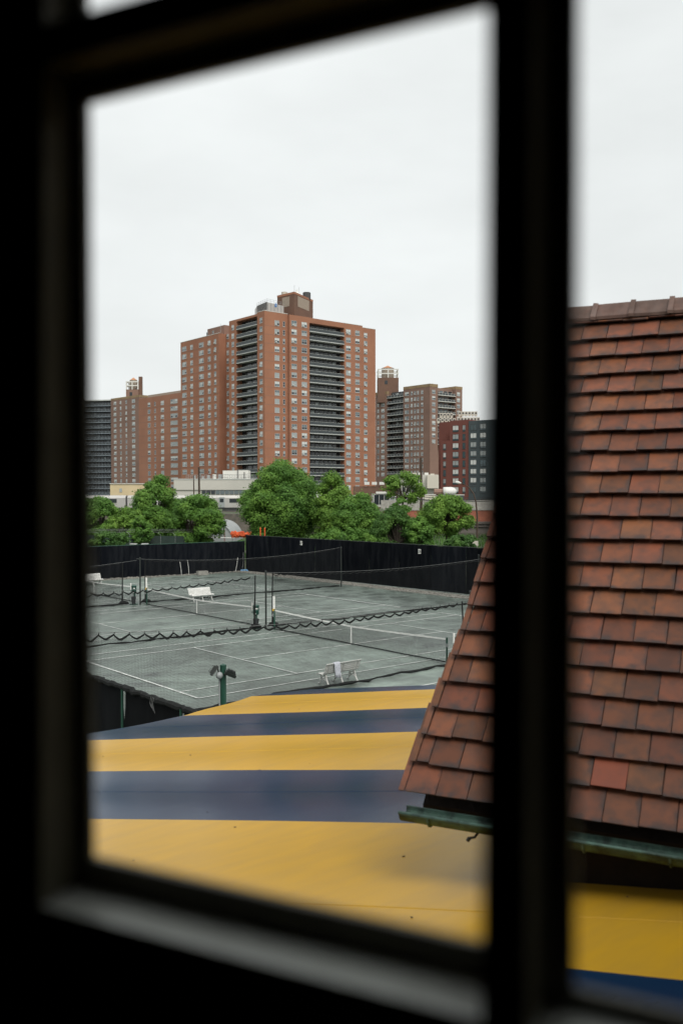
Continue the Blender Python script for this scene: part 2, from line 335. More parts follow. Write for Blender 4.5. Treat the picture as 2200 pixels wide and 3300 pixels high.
# ------------------------------------------------------------------ our own building: the room the window belongs to
WN = V((0.910716, 0.412986, 0)); WA = V((0.412986, -0.910716, 0)); DW = .42          # window normal (outward), direction to the right, distance
E2 = V((EYE.x, EYE.y, 0))
def wp(s, h, d): p = EYE + WA * (s * DW) + WN * d; return V((p.x, p.y, EYE.z + h * DW))
def wbox(b, s0, s1, d0, d1, z0, z1):
    c = E2 + WA * ((s0 + s1) / 2) + WN * ((d0 + d1) / 2); return b.box((c.x, c.y, (z0 + z1) / 2), (s1 - s0, d1 - d0, z1 - z0), (WA, WN, RZ))
sL, sR, zB, zT = -1.9 * DW, .55 * DW, EYE.z - .75 * DW, EYE.z + 1.35 * DW
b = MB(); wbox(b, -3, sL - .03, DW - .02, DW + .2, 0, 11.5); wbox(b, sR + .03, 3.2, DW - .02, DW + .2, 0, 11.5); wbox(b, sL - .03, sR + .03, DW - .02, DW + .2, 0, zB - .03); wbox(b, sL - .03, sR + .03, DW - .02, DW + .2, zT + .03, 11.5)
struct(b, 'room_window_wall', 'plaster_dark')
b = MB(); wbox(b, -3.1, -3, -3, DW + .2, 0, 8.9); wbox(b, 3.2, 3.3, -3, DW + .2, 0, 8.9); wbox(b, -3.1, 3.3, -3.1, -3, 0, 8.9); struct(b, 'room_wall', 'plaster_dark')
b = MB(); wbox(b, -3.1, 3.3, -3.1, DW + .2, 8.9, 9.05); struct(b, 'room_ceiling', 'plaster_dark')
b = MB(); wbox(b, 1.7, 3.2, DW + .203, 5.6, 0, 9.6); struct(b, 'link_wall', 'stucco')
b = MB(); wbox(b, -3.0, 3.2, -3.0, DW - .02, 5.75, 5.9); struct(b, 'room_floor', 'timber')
# the window itself
o0 = wp(0, 0, DW); win = thing('window', 'dark painted wooden window of several sashes, out of focus close in front of the viewer', 'window', (o0.x, o0.y, 0))
b = MB(); wbox(b, sL - .03, sL, DW - .05, DW + .08, zB, zT); wbox(b, sR, sR + .03, DW - .05, DW + .08, zB, zT); wbox(b, sL - .03, sR + .03, DW - .05, DW + .08, zT, zT + .03); wbox(b, sL - .03, sR + .03, DW - .06, DW + .1, zB - .03, zB)
b.build('window_frame', 'frame_paint', win)
cols = [(-1.9, -.97, -1.75, -1.06, .06, .03), (-.97, -.255, -.882, -.304, .020, .012), (-.255, .55, -.206, .42, .03, .05)]
rows_ = [(-.75, .605, -.515, .545, .04, .03), (.605, 1.35, .648, 1.25, .012, .03)]
for (c0, c1, o0_, o1_, lL, lR) in cols:
    for (r0, r1, p0, p1, lB, lT) in rows_:
        if c0 == -.255 and r0 < 0: p0, lB = -.542, .02
        bv = lambda e: min(.048, e)
        mL, mR, mB_, mT = bv((o0_ - c0) - lL - .006), bv((c1 - o1_) - lR - .006), bv((p0 - r0) - lB - .006), bv((r1 - p1) - lT - .006)
        LG, k_, e = .022, .004, .0004                                     # deep splayed ledge round each pane, glazing rebate outside
        rw = (max(o0_ - .055, c0 + .004), min(o1_ + .03, c1 - .004), p0 - .05, min(p1 + .055, r1 - .004))
        loops = [((c0, c1, r0, r1), DW + .022), ((c0, c1, r0, r1), DW - LG),
                 ((o0_ - lL - k_, o1_ + lR + k_, p0 - lB - k_, p1 + lT + k_), DW - LG), ((o0_ - lL, o1_ + lR, p0 - lB, p1 + lT), DW),
                 ((o0_, o1_, p0, p1), DW), ((o0_, o1_, p0, p1), DW + .005), (rw, DW + .005), (rw, DW + .02), ((c0, c1, r0, r1), DW + .02)]
        e = .0004
        L_ = []
        for (a, b_, c_, d_), dd in loops:
            if (a, b_, c_, d_) == (c0, c1, r0, r1): a, b_, c_, d_ = a + e, b_ - e, c_ + e, d_ - e
            db = dd - .008 if dd < DW and r0 < 0 else dd
            L_.append([wp(a, c_, db), wp(b_, c_, db), wp(b_, d_, dd), wp(a, d_, dd)])
        b = MB()
        for li, (q0, q1) in enumerate(zip(L_[1:], L_[2:])):
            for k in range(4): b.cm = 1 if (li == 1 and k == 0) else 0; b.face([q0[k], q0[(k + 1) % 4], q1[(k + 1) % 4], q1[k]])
        b.cm = 0
        for k in range(4): b.face([L_[8][k], L_[8][(k + 1) % 4], L_[1][(k + 1) % 4], L_[1][k]])
        sash = b.build('sash', ['frame_paint', 'ledge_lit_paint'], win)
        b = MB(); pa = [wp(o0_ - .004, p0 - .004, DW + .008), wp(o1_ + .004, p0 - .004, DW + .008), wp(o1_ + .004, p1 + .004, DW + .008), wp(o0_ - .004, p1 + .004, DW + .008)]
        b.hexa([pa[0], pa[1], pa[1] + WN * .003, pa[0] + WN * .003, pa[3], pa[2], pa[2] + WN * .003, pa[3] + WN * .003]); b.build('pane', 'clear_glass', sash)

# ------------------------------------------------------------------ tiled roof wing of the same building
TS = .9
RO = EYE + V((6.30623575, 4.53688824, 1.23731584)) * TS
RA = V((0.412986, -0.910716, 0)); rb = V((-0.56006852, -0.19519697, -0.80512197)); rb0 = rb.copy(); rb = (rb - RA * rb.dot(RA)).normalized()
RN = RA.cross(-rb).normalized(); RN = RN if RN.z > 0 else -RN
RO = RO - RN * .072
TW, TE = .2 * TS, .1936 * TS                                             # tile width, exposure
SKW = rb0.dot(RA) / TW * TE                                              # the verge runs slightly askew to the courses
def rp(i, j, n=0.0): return RO + RA * (i * TW + j * SKW * TW) + rb * (j * TE) + RN * n
back = V((-rb.x, -rb.y, 0)).normalized()                                  # horizontal, away from the viewer
IL, IR = -1.62, 8.6; JR = -1.13
house = thing('tiled_house_wing', 'house wing with a steep roof of reddish brown clay tiles beside the striped canopy', 'building', (rp(3, 21).x, rp(3, 21).y, 0))
b = MB(); p0, p1, p2, p3 = rp(IL, JR + .1, -.03), rp(IR, JR + .1, -.03), rp(IR, 20.1, -.03), rp(IL, 20.1, -.03)
rz_ = rp(0, JR, 0).z; run = (rp(0, 20.6) - rp(0, JR)); run2 = math.hypot(run.x, run.y)
b.face([p3, p2, p1, p0]); q3, q2 = p3 + back * (2 * run2), p2 + back * (2 * run2); b.face([p0, p1, q2, q3]); dn = V((0, 0, -.05))
b.face([p0 + dn, p3 + dn, p2 + dn, p1 + dn]); b.face([p3, p3 + dn, p0 + dn, p0]); b.face([p3, p2, p2 + dn, p3 + dn]); b.face([p0, p0 + dn, q3 + dn, q3]); b.face([q3 + dn, p0 + dn, p1 + dn, q2 + dn])
roof = b.build('roof', 'timber', house)
def tile_mesh(wd, ln=.40, th=.015, vis=TE):
    # local: x across, y up the slope (0 at the lower edge), z out of the roof
    b = MB(); g = .0022; x0, x1 = g, wd - g; z0, z1 = .078, .078 - .235 * ln
    P = [(x0, 0, z0), (x1, 0, z0), (x1, ln, z1), (x0, ln, z1), (x0, 0, z0 + th - .002), (x1, 0, z0 + th - .002), (x1, ln, z1 + th), (x0, ln, z1 + th)]
    b.hexa(P); me = b.mesh('tile', 'clay_tile')
    uv = me.uv_layers.new(name='UVMap')
    for lp in me.loops:
        v = me.vertices[lp.vertex_index].co; uv.data[lp.index].uv = (v.x / wd, v.y / vis)
    return me
tm = {}
def tile(i0, i1, j, name='tile', m=None, parent=None, lift=0.0, label=None):
    wd = round((i1 - i0) * TW, 3)
    ln = min(.40, (j + 1.6) * TE); key = (wd, m, name, round(ln, 3))
    if key not in tm:
        tm[key] = tile_mesh(wd, ln)
        if m: tm[key].materials[0] = M[m]
    o = bpy.data.objects.new(name, tm[key]); COL.objects.link(o); o.parent = parent
    ax = Matrix((RA, -rb, RN)).transposed()
    ax = ax @ Matrix.Rotation(rnd.gauss(0, .008), 3, 'Z') @ Matrix.Rotation(rnd.gauss(0, .006), 3, 'X')
    flare = max(0, j - 16.5) * .006
    p = rp(i0, j + rnd.gauss(0, .018), lift + rnd.uniform(0, .003) + flare)
    o.matrix_local = Matrix.Translation(p - WL[parent.name]) @ ax.to_4x4()
    if label: o['label'] = label
    return o
offs = [0, .5, 0, .5, 0, .5, 0, .5, 0, .5, 0, .5, 0, .5, 0, .5, 0, .5, 0, .5, 0]
for j in range(-1, 21):
    left = IL + .13 - (.095 * max(0, j - 14.5)); of = offs[j] if j >= 0 else .5
    js = [left] + [k + of for k in range(-3, 9) if k + of > left + .3] 
    if j == -1: pass
    for a, c in zip(js, js[1:]):
        new = (j == 19 and abs(a - 3.5) < .01)
        tile(a, c, j, m='clay_new' if new else None, parent=roof, label='bright orange red new tile among weathered ones' if new else None)
    tile(left - .21, left, j, name='verge_tile', parent=roof, lift=.007)
# underlay strip below the ridge caps
b = MB(); u0, u1, u2, u3 = rp(IL, -1.04, .058), rp(IR, -1.04, .058), rp(IR, -1.62, .042), rp(IL, -1.62, .042); d_ = RN * -.002
b.hexa([u0 + d_, u1 + d_, u2 + d_, u3 + d_, u0, u1, u2, u3]).build('underlay', 'timber', roof)
b = MB(); u0, u1, u2, u3 = rp(IL, -.75, -.026), rp(IR, -.75, -.026), rp(IR, -1.5, .012), rp(IL, -1.5, .012)
b.hexa([u0 + d_, u1 + d_, u2 + d_, u3 + d_, u0, u1, u2, u3]).build('underlay', 'timber', roof)
# ridge caps
rd = MB()
for k in range(-1, 9):
    s0 = IL + (k + .35) * 1.5 - .1; b = MB()
    for (a, c, nn0, jl) in ((s0, s0 + 1.46, .105, -1.20), (s0 - .08, s0 + .12, .124, -1.12)):
        tl = rnd.uniform(-.006, .006)
        apex0, apex1, f0, f1 = rp(a, -1.94, nn0 + .006), rp(c, -1.94, nn0 + tl), rp(a, jl, nn0 + .008), rp(c, jl, nn0 + tl)
        def mir(p): d = (p - apex0).dot(back); return p - back * (2 * d)
        g0, g1 = mir(f0), mir(f1); th = RZ * -.022
        b.hexa([f0 + th, f1 + th, apex1 + th, apex0 + th, f0, f1, apex1, apex0]); b.hexa([apex0 + th, apex1 + th, g1 + th, g0 + th, apex0, apex1, g1, g0])
    b.build('ridge_tile', 'clay_ridge', roof)
# walls of the wing, set back under the eaves, and the gable end
b = MB(); e0 = rp(IL + 2.8, 20.6) + back * .2; e1 = rp(IR, 20.6) + back * .2; dpt = back * (2 * run2 - .4)
zw = rp(0, 20.6).z + .1
b.hexa([V((e0.x, e0.y, 0)), V((e1.x, e1.y, 0)), V((e1.x, e1.y, 0)) + dpt, V((e0.x, e0.y, 0)) + dpt, V((e0.x, e0.y, zw)), V((e1.x, e1.y, zw)), V((e1.x, e1.y, zw)) + dpt, V((e0.x, e0.y, zw)) + dpt]).build('wall', 'timber', house)
b = MB(); ap = rp(IL + 2.8, JR, -.1); ga = [V((e0.x, e0.y, zw)), V((e0.x, e0.y, zw)) + dpt, ap - RZ * .06]; b.face(ga); b.face([p + RA * .1 for p in reversed(ga)]); b.build('gable', 'timber', house)
b = MB(); a0, a1 = rp(IL + .25, 20.0, -.05), rp(IR, 20.0, -.05); f0_, f1_ = a0 + back * .06, a1 + back * .06; b.hexa([f0_ - RZ * .05, f1_ - RZ * .05, f1_ + back * .74 - RZ * .05, f0_ + back * .74 - RZ * .05, f0_, f1_, f1_ + back * .74, f0_ + back * .74]).build('soffit', 'timber', house)
b = MB()
gc0, gc1 = [rp(q, 20.0, .06) - back * .045 - RZ * .075 for q in (IL - .45, IR)]; ns = 10
for (ra, sgn) in ((.062, 1), (.056, -1)):
    for k in range(ns):
        t0, t1 = math.pi * (k / ns), math.pi * ((k + 1) / ns)
        o = [(-back * math.cos(t) - RZ * math.sin(t)) * ra for t in (t0, t1)]
        q = [gc0 + o[0], gc1 + o[0], gc1 + o[1], gc0 + o[1]]; b.face(q if sgn > 0 else q[::-1])
b.tube([gc0 - back * .062, gc1 - back * .062], .011, 8); b.tube([gc0 + back * .06, gc1 + back * .06], .006, 6)
gut = b.build('gutter', 'copper_green', house, smooth=True)
for k in range(6):
    p = gc0 + RA * (.17 + k * .42)
    b = MB(); b.tube([p + (-back * math.cos(t) - RZ * math.sin(t)) * .066 for t in [math.pi * q / 8 for q in range(9)]], .008, 6); b.build('gutter_bracket', 'copper_green', gut)
b = MB(); p = gc0 + RA * .42 - RZ * .08; b.tube([p + back * .1, p - RZ * .01, p - RZ * .02 - RA * .03], .007, 6); b.tube([p - RZ * .02 - RA * .03, p - RZ * .035 - RA * .04], .012, 6); b.build('hook', 'bin_black', house)

# ------------------------------------------------------------------ striped canopy
AN = V((-0.00513835, 0.12878188, 0.99165963)).normalized(); AS = V((-0.4956716, 0.86094599, -0.11437511)).normalized(); AT = AN.cross(AS).normalized()
if AT.dot(CF) < 0: AT = -AT
AH = 1.75
def aw(x, y): d = ray(x, y); return EYE + d * (-AH / AN.dot(d))
A0 = aw(820, 2300)
def st(p): q = V(p) - A0; return (q.dot(AS), q.dot(AT))
def ap_(s, t, n=0.0): return A0 + AS * s + AT * t + AN * n
def xy(x, y): q = V((x, y, A0.z)); return q - RZ * ((q - A0).dot(AN) / AN.z)
tb = [st(aw(x, y))[1] for x, y in ((1057, 2224), (1147, 2231), (820, 2300), (820, 2372), (820, 2482), (820, 2646), (1000, 2968))]
tb[0] = st(aw(1057, 2221))[1]; tb.append(2 * tb[-1] - tb[-2]); tb.append(2 * tb[-1] - tb[-2])
wl = E2 + WN * (DW + .22)
outl = [st(xy(-31, -22.4)), st(xy(-22.14, -22.42)), st(xy(-20.48, -21.65)), st(aw(1000, 2224)), st(aw(1432, 2208)), (-9.5, tb[0] + .06), (-9.5, -8.2)] 
qa, qb = wl + WA * 5.5, wl - WA * 6.5
outl += [st(xy(qa.x, qa.y)), st(xy(qb.x, qb.y))]
def clip(poly, f):
    r = []
    for a, c in zip(poly, poly[1:] + poly[:1]):
        fa, fc = f(a), f(c)
        if fa >= 0: r.append(a)
        if (fa >= 0) != (fc >= 0): k = fa / (fa - fc); r.append((a[0] + (c[0] - a[0]) * k, a[1] + (c[1] - a[1]) * k))
    return r
sl0, sl1 = st(aw(400, 2965)), st(aw(2200, 3157)); slm = (sl1[1] - sl0[1]) / (sl1[0] - sl0[0])
canopy = thing('striped_canopy', 'large canopy roof of wide yellow and navy blue vinyl stripes over the terrace', 'canopy', (A0.x, A0.y, 0))
def sagn(s, t): return .008 * math.sin(s * .4 + .4) * math.sin(t * 1.1) + .010 * math.sin(t * 3.3 + .3 * s) + .0025 * math.sin(s * 1.7 + t * 2.3)
for k in range(len(tb) - 1):
    hi_, lo_ = tb[k], tb[k + 1]
    if k == 0: hi_ += .5
    slant = lambda q: (q[1] - sl0[1]) - (q[0] - sl0[0]) * slm
    pl = clip(clip(outl, (lambda q: hi_ - q[1]) if k != 6 else (lambda q: -slant(q))), (lambda q: q[1] - lo_) if k != 5 else slant)
    if k == 5: lo_ -= 1.6
    if k == 6: hi_ += 1.6
    if len(pl) < 3: continue
    # slice across the stripe into strips so the cloth can undulate
    b = MB(); smin, smax = min(q[0] for q in pl), max(q[0] for q in pl); ns = 60
    rowsn = 6
    for u in range(ns):
        a0, a1 = smin + (smax - smin) * u / ns, smin + (smax - smin) * (u + 1) / ns
        for v in range(rowsn):
            b0, b1 = lo_ + (hi_ - lo_) * v / rowsn, lo_ + (hi_ - lo_) * (v + 1) / rowsn
            c = clip(clip(clip(clip(pl, lambda q: q[0] - a0), lambda q: a1 - q[0]), lambda q: q[1] - b0), lambda q: b1 - q[1])
            if len(c) >= 3:
                b.cm = 0; b.face([ap_(s, t, sagn(s, t)) for s, t in c]); b.cm = 1; b.face([ap_(s, t, sagn(s, t) - .02) for s, t in reversed(c)])
    me_name = 'navy_stripe' if k % 2 == 0 else 'yellow_stripe'
    o = b.build(me_name, ['vinyl_navy' if k % 2 == 0 else 'vinyl_yellow', 'vinyl_under'], canopy)
    bm_weld = __import__('bmesh').new(); bm_weld.from_mesh(o.data); __import__('bmesh').ops.remove_doubles(bm_weld, verts=bm_weld.verts, dist=.0005)
    __import__('bmesh').ops.recalc_face_normals(bm_weld, faces=bm_weld.faces)
    bm_weld.to_mesh(o.data); bm_weld.free(); o.data.polygons.foreach_set('use_smooth', [True] * len(o.data.polygons))
    if hi_ - lo_ > .6:
        b = MB(); tmid = lo_ + (hi_ - lo_) * .52; pm = clip(clip(pl, lambda q: q[1] - tmid + .006), lambda q: tmid + .006 - q[1])
        s0, s1 = min(q[0] for q in pm), max(q[0] for q in pm)
        b.tube([ap_(s0 + (s1 - s0) * q / 60, tmid, sagn(s0 + (s1 - s0) * q / 60, tmid) - .002) for q in range(61)], .004, 4); b.build('seam', 'vinyl_navy' if k % 2 == 0 else 'vinyl_yellow', o)
g = MB(); r9 = random.Random(9)
for k in range(46):
    s_, t_ = r9.uniform(-6.5, 3.5), r9.uniform(tb[6], tb[0]); q = ap_(s_, t_, sagn(s_, t_) + .004); a_ = r9.random() * 6; z = r9.uniform(.003, .009)
    g.box(q, (z * 2, z, .004), (AS * math.cos(a_) + AT * math.sin(a_), AT * math.cos(a_) - AS * math.sin(a_), AN))
g.build('fallen_leaf_bits', 'bark', canopy)['kind'] = 'stuff'
for (px_, py_) in ((-30.5, -22.6), (-22.3, -22.6), (-18.9, -24.2), (-20.3, -22.2)):
    z = xy(px_, py_).z - .06; b = MB(); b.tube([(px_, py_, 0), (px_, py_, z)], .05, 8); b.build('canopy_post', 'post_green', canopy)

# ------------------------------------------------------------------ fences round the courts
def fence(name, label, P, Q, h0, h1, n, scr, top, side, prefix_parts=True):
    P, Q = V((*P, 0)), V((*Q, 0)); d = (Q - P); Ln = d.length; d.normalize(); nn = V((-d.y, d.x, 0)) * side
    t = thing(name, label, 'fence', tuple((P + Q) / 2))
    for k in range(n):
        a, c = P + d * (Ln * k / n), P + d * (Ln * (k + 1) / n); ha, hc = h0 + (h1 - h0) * k / n, h0 + (h1 - h0) * (k + 1) / n
        b = MB(); m = 10; vv = 6; base = len(b.v)
        for j in range(vv + 1):
            for i in range(m + 1):
                f = i / m; p = a + (c - a) * f; h = (ha + (hc - ha) * f) * j / vv
                ed = 1 if 0 < i < m else .0
                w_ = (.05 * math.sin(f * math.pi * rnd.uniform(.9, 1.1)) * math.sin(math.pi * j / vv) + rnd.gauss(0, .016) * ed) 
                dz = -.03 * math.sin(f * math.pi) * (j == vv) + rnd.gauss(0, .008) * (j == vv) * ed
                q = p + nn * (.07 + w_); b.v.append((q.x, q.y, max(.03, h + dz)))
        for j in range(vv):
            for i in range(m):
                s = base + j * (m + 1) + i; b.f.append((s, s + 1, s + m + 2, s + m + 1)); b.mi.append(0)
        b.build('windscreen_panel', scr, t, smooth=True)
    for k in range(n + 1):
        p = P + d * (Ln * k / n); h = h0 + (h1 - h0) * k / n
        b = MB(); b.tube([(p.x, p.y, 0), (p.x, p.y, h + .05)], .045, 7); b.build('post', top, t)
    b = MB(); b.tube([P + RZ * h0, Q + RZ * h1], .032, 6); b.build('top_rail', top, t)
    return t
fr = fence('court_fence', 'long black windscreened fence on the right behind the courts, with white number plates', (19.94, 39.0), (21.6, -9.0), 3.42, 3.46, 14, 'windscreen', 'post_black', -1)
fl = fence('court_fence', 'lower black windscreened fence with green top rail at the left end', (-12.0, 41.2), (19.7, 39.02), 2.86, 2.86, 9, 'windscreen', 'post_green', -1)
def text(s, name, size, m, parent, p, xd, ext=.003):
    cu = bpy.data.curves.new(name, 'FONT'); cu.body = s; cu.size = size; cu.align_x = 'CENTER'; cu.align_y = 'CENTER'; cu.extrude = ext; cu.materials.append(M[m])
    tmp = bpy.data.objects.new('tmp', cu); me = bpy.data.meshes.new_from_object(tmp); bpy.data.objects.remove(tmp)
    o = link(name, me, parent); xd = V(xd).normalized(); ax = Matrix((xd, RZ, xd.cross(RZ))).transposed(); o.matrix_local = Matrix.Translation(V(p) - WL[parent.name]) @ ax.to_4x4(); return o
for (sx, sy, s) in ((1356, 1777, '28'), (975, 1750, '27')):
    d = ray(sx, sy); P, Q = V((19.94, 39.0)), V((21.6, -9.0)); nn = V((Q.y - P.y, -(Q.x - P.x))).normalized(); k = ((P - V((EYE.x, EYE.y))).dot(nn)) / (d.x * nn.x + d.y * nn.y)
    p = EYE + d * k; off = V((-.16, 0, 0)); xd = V((Q.x - P.x, Q.y - P.y, 0)).normalized()
    b = MB(); b.box(p + off, (.28, .02, .36), (xd, V((-xd.y, xd.x, 0)), RZ)); pl = b.build('number_plate', 'sign_white', fr); text(s, 'numeral', .30, 'ink_black', pl, p + off - V((.02, 0, 0)), xd)
# near chain-link fence on the left, windscreen behind the mesh
NX, NY0, NY1, NH = -18.3, -24.5, 8.0, 2.42
nf = thing('chain_link_fence', 'near dark chain link fence with ragged black top hem beside the canopy corner', 'fence', (NX, -12, 0))
b = MB(); cell = .062; k = 0
y = NY0 - NH
while y < NY1:
    for sg in (1, -1):
        a0, a1 = max(y, NY0), min(y + NH, NY1)
        if a1 > a0 + .02:
            z = (lambda q: (q - y) if sg > 0 else NH - (q - y)); x = NX - .012 * sg; h = .0028
            b.face([(x, a0 - h, z(a0) + h * sg), (x, a1 - h, z(a1) + h * sg), (x, a1 + h, z(a1) - h * sg), (x, a0 + h, z(a0) - h * sg)])
    y += cell
o = b.build('chain_link_mesh', 'black_net', nf); o['kind'] = 'stuff'
for k in range(11):
    y0 = NY0 + k * 3.0
    b = MB(); m = 12; vv = 5
    for j in range(vv + 1):
        for i in range(m + 1): b.v.append((NX + .06 + .03 * math.sin(i * 1.3 + j) + rnd.gauss(0, .008), y0 + 3.0 * i / m, .03 + (NH - .08) * j / vv))
    for j in range(vv):
        for i in range(m): s = j * (m + 1) + i; b.f.append((s, s + 1, s + m + 2, s + m + 1)); b.mi.append(0)
    b.build('windscreen_panel', 'windscreen', nf, smooth=True)
    b = MB(); b.tube([(NX, y0 + 3, 0), (NX, y0 + 3, NH + .02)], .035, 8); b.build('post', 'post_green', nf)
b = MB(); y = NY0; pts = []
while y < NY1: pts.append((NX + rnd.gauss(0, .012), y, NH + rnd.gauss(0, .012))); y += .14
b.tube(pts, [rnd.uniform(.06, .095) for _ in pts], 7); b.build('top_hem', 'black_net', nf)
b = MB()
for q in range(3):
    yy = -14.2 - q * .07; b.tube([(NX - .08, yy, NH + .05), (NX - .1, yy + .02, NH - .1), (NX - .07, yy - .03, NH - .22 - .05 * q)], .004, 5)
b.build('tie_cord', 'steel', nf)
# ------------------------------------------------------------------ buildings of the town behind
def win_mesh(w_, h_, kind, seed, frame='win_frame'):
    r = random.Random(seed * 7919 + int(w_ * 100)); b = MB(); fr = .07; mats = [frame, 'glass_dark', 'glass_mid', 'blind_white', 'blind_grey', 'glass_blue', 'slab_grey']
    b.b2(-w_ / 2 - .05, w_ / 2 + .05, -.06, .02, -h_ / 2 - .12, -h_ / 2)                                  # sill
    nc = {'narrow': 1, 'pair': 2, 'triple': 3, 'picture': 3, 'modern': 2}[kind]
    b.b2(-w_ / 2, w_ / 2, -.05, .02, h_ / 2 - fr, h_ / 2); b.b2(-w_ / 2, w_ / 2, -.05, .02, -h_ / 2, -h_ / 2 + fr)
    for k in range(nc + 1): x = -w_ / 2 + fr / 2 + (w_ - fr) * k / nc; b.b2(x - fr / 2, x + fr / 2, -.045, .02, -h_ / 2 + fr, h_ / 2 - fr)
    mood = r.random(); UP = r.choice((3, 3, 4, 4, 4, 2)) if kind != 'narrow' else r.choice((1, 2, 4)); LO = r.choice((1, 2, 2, 4, 4)) if kind != 'narrow' else 1
    for k in range(nc):
        x0, x1 = -w_ / 2 + fr + (w_ - fr) * k / nc, -w_ / 2 + (w_ - fr) * (k + 1) / nc
        if kind == 'modern':
            m = 5 if mood < .25 else (4 if mood < .6 else 3); zs = [(-h_ / 2 + fr, -h_ / 2 + h_ * .22, 5), (-h_ / 2 + h_ * .26, h_ / 2 - fr, m)]
        else:
            up, lo = UP, LO
            if r.random() < .22: lo = r.choice((1, 2, 4))
            if r.random() < .12: up = r.choice((2, 3, 4))
            zs = [(-h_ / 2 + fr, -.03, lo), (.03, h_ / 2 - fr, up)]
        for (z0, z1, m) in zs: b.cm = m; b.face([(x0, -.012, z0), (x1, -.012, z0), (x1, -.012, z1), (x0, -.012, z1)])
        b.cm = 0
        if kind != 'modern': b.b2(x0, x1, -.03, .0, -.03, .03)
        else: b.b2(x0, x1, -.03, .0, -h_ / 2 + h_ * .22, -h_ / 2 + h_ * .26)
    if kind in ('pair', 'triple') and r.random() < .3:
        b.cm = 6; xx = -w_ / 4; b.b2(xx - .3, xx + .3, -.32, -.02, -h_ / 2 + .08, -h_ / 2 + .48)          # window air conditioner
    return b.mesh('window', mats)
WM = {}
def windows(t, P, d, pxs, z0, n, pitch, h_=1.55, kinds=None, frame='win_frame', var=7, off=.0, name='window', limit=None):
    """columns given by (photo column, width in m); rows go down from z0"""
    d = V((*d, 0)).normalized(); rot = math.atan2(d.y, d.x); nn = V((d.y, -d.x, 0))
    for (px, ww) in pxs:
        s = along(P, (d.x, d.y), px)
        kind = 'modern' if frame == 'win_frame_dark' else ('narrow' if ww < 1.05 else 'pair' if ww < 2.2 else 'triple')
        for k in range(n):
            v = rnd.randrange(var); key = (ww, h_, kind, v, frame)
            if key not in WM: WM[key] = win_mesh(ww, h_, kind, v, frame)
            p = V((P[0], P[1], 0)) + d * s + nn * off; z = z0 - k * pitch
            o = bpy.data.objects.new(name, WM[key]); COL.objects.link(o); o.parent = t; o.location = V((p.x, p.y, z)) - WL[t.name]; o.rotation_euler = (0, 0, rot)
def bands(t, P, d, s0, s1, z0, n, pitch, m):
    d = V((*d, 0)).normalized(); nn = V((d.y, -d.x, 0)); b = MB()
    for k in range(n):
        c = V((P[0], P[1], 0)) + d * ((s0 + s1) / 2); b.box((c.x, c.y, z0 - k * pitch), (abs(s1 - s0), .03, .10), (d, nn, RZ))
    b.build('course_band', m, t)
def balconies(t, P, d, s0, s1, z0, n, pitch, depth, rail_m, slab_m, back_m, bars=0, wins=2):
    """stack of recessed balconies; z0 = floor level of the top one; the recess lies behind the line P + s*d"""
    d = V((*d, 0)).normalized(); nn = V((d.y, -d.x, 0)); q = lambda s, e: V((P[0], P[1], 0)) + d * s + nn * e; ax = (d, nn, RZ); mid = (s0 + s1) / 2; wd = s1 - s0
    for k in range(n):
        z = z0 - k * pitch
        b = MB(); c = q(mid, -depth / 2 + .09); b.box((c.x, c.y, z), (wd - .02, depth + .16, .25), ax); bal = b.build('balcony', slab_m, t)
        b = MB(); c = q(mid, .07); b.box((c.x, c.y, z + .56), (wd - .06, .05, .86), ax)
        b.cm = 1; b.box((c.x, c.y, z + 1.06), (wd - .06, .08, .06), ax)
        for j in range(bars): c2 = q(s0 + wd * (j + .5) / bars, .10); b.box((c2.x, c2.y, z + .6), (.12, .04, .9), ax)
        b.build('railing', [rail_m, slab_m], bal)
        b = MB(); zz = z + .11
        for j in range(wins * 2):
            x0, x1 = s0 + wd * (j + .12) / (wins * 2), s0 + wd * (j + .88) / (wins * 2); lit = rnd.random(); b.cm = 3 if lit < .05 else 2 if lit < .16 else 1
            c = q((x0 + x1) / 2, -depth + .03); b.box((c.x, c.y, zz + 1.05), (x1 - x0, .04, 2.0), ax); b.cm = 0
            c = q(x1 + .05, -depth + .05); b.box((c.x, c.y, zz + 1.1), (.07, .06, 2.2), ax)
        b.cm = 3
        for j in range(rnd.choice((0, 0, 1, 2))):
            c = q(rnd.uniform(s0 + .6, s1 - .6), -rnd.uniform(.3, .9)); b.box((c.x, c.y, zz + .45), (rnd.uniform(.4, .7), .4, rnd.uniform(.8, 1.3)), ax)
        b.build('balcony_doors', [slab_m, 'glass_dark', 'glass_mid', 'blind_grey'], bal)['kind'] = 'stuff'
def slabwall(b, P, d, s0, s1, e0, e1, z0, z1):
    d = V((*d, 0)).normalized(); nn = V((d.y, -d.x, 0)); c = V((P[0], P[1], 0)) + d * ((s0 + s1) / 2) + nn * ((e0 + e1) / 2); b.box((c.x, c.y, (z0 + z1) / 2), (abs(s1 - s0), abs(e1 - e0), z1 - z0), (d, nn, RZ)); return b
Z2 = lambda x: 560 + x * .44643
Z1 = lambda x: 260 + x * .38265
Z3 = lambda x: 1100 + x * .3189
PX, NY = (1, 0), (0, -1)                                                  # the two visible face directions, left to right in the picture
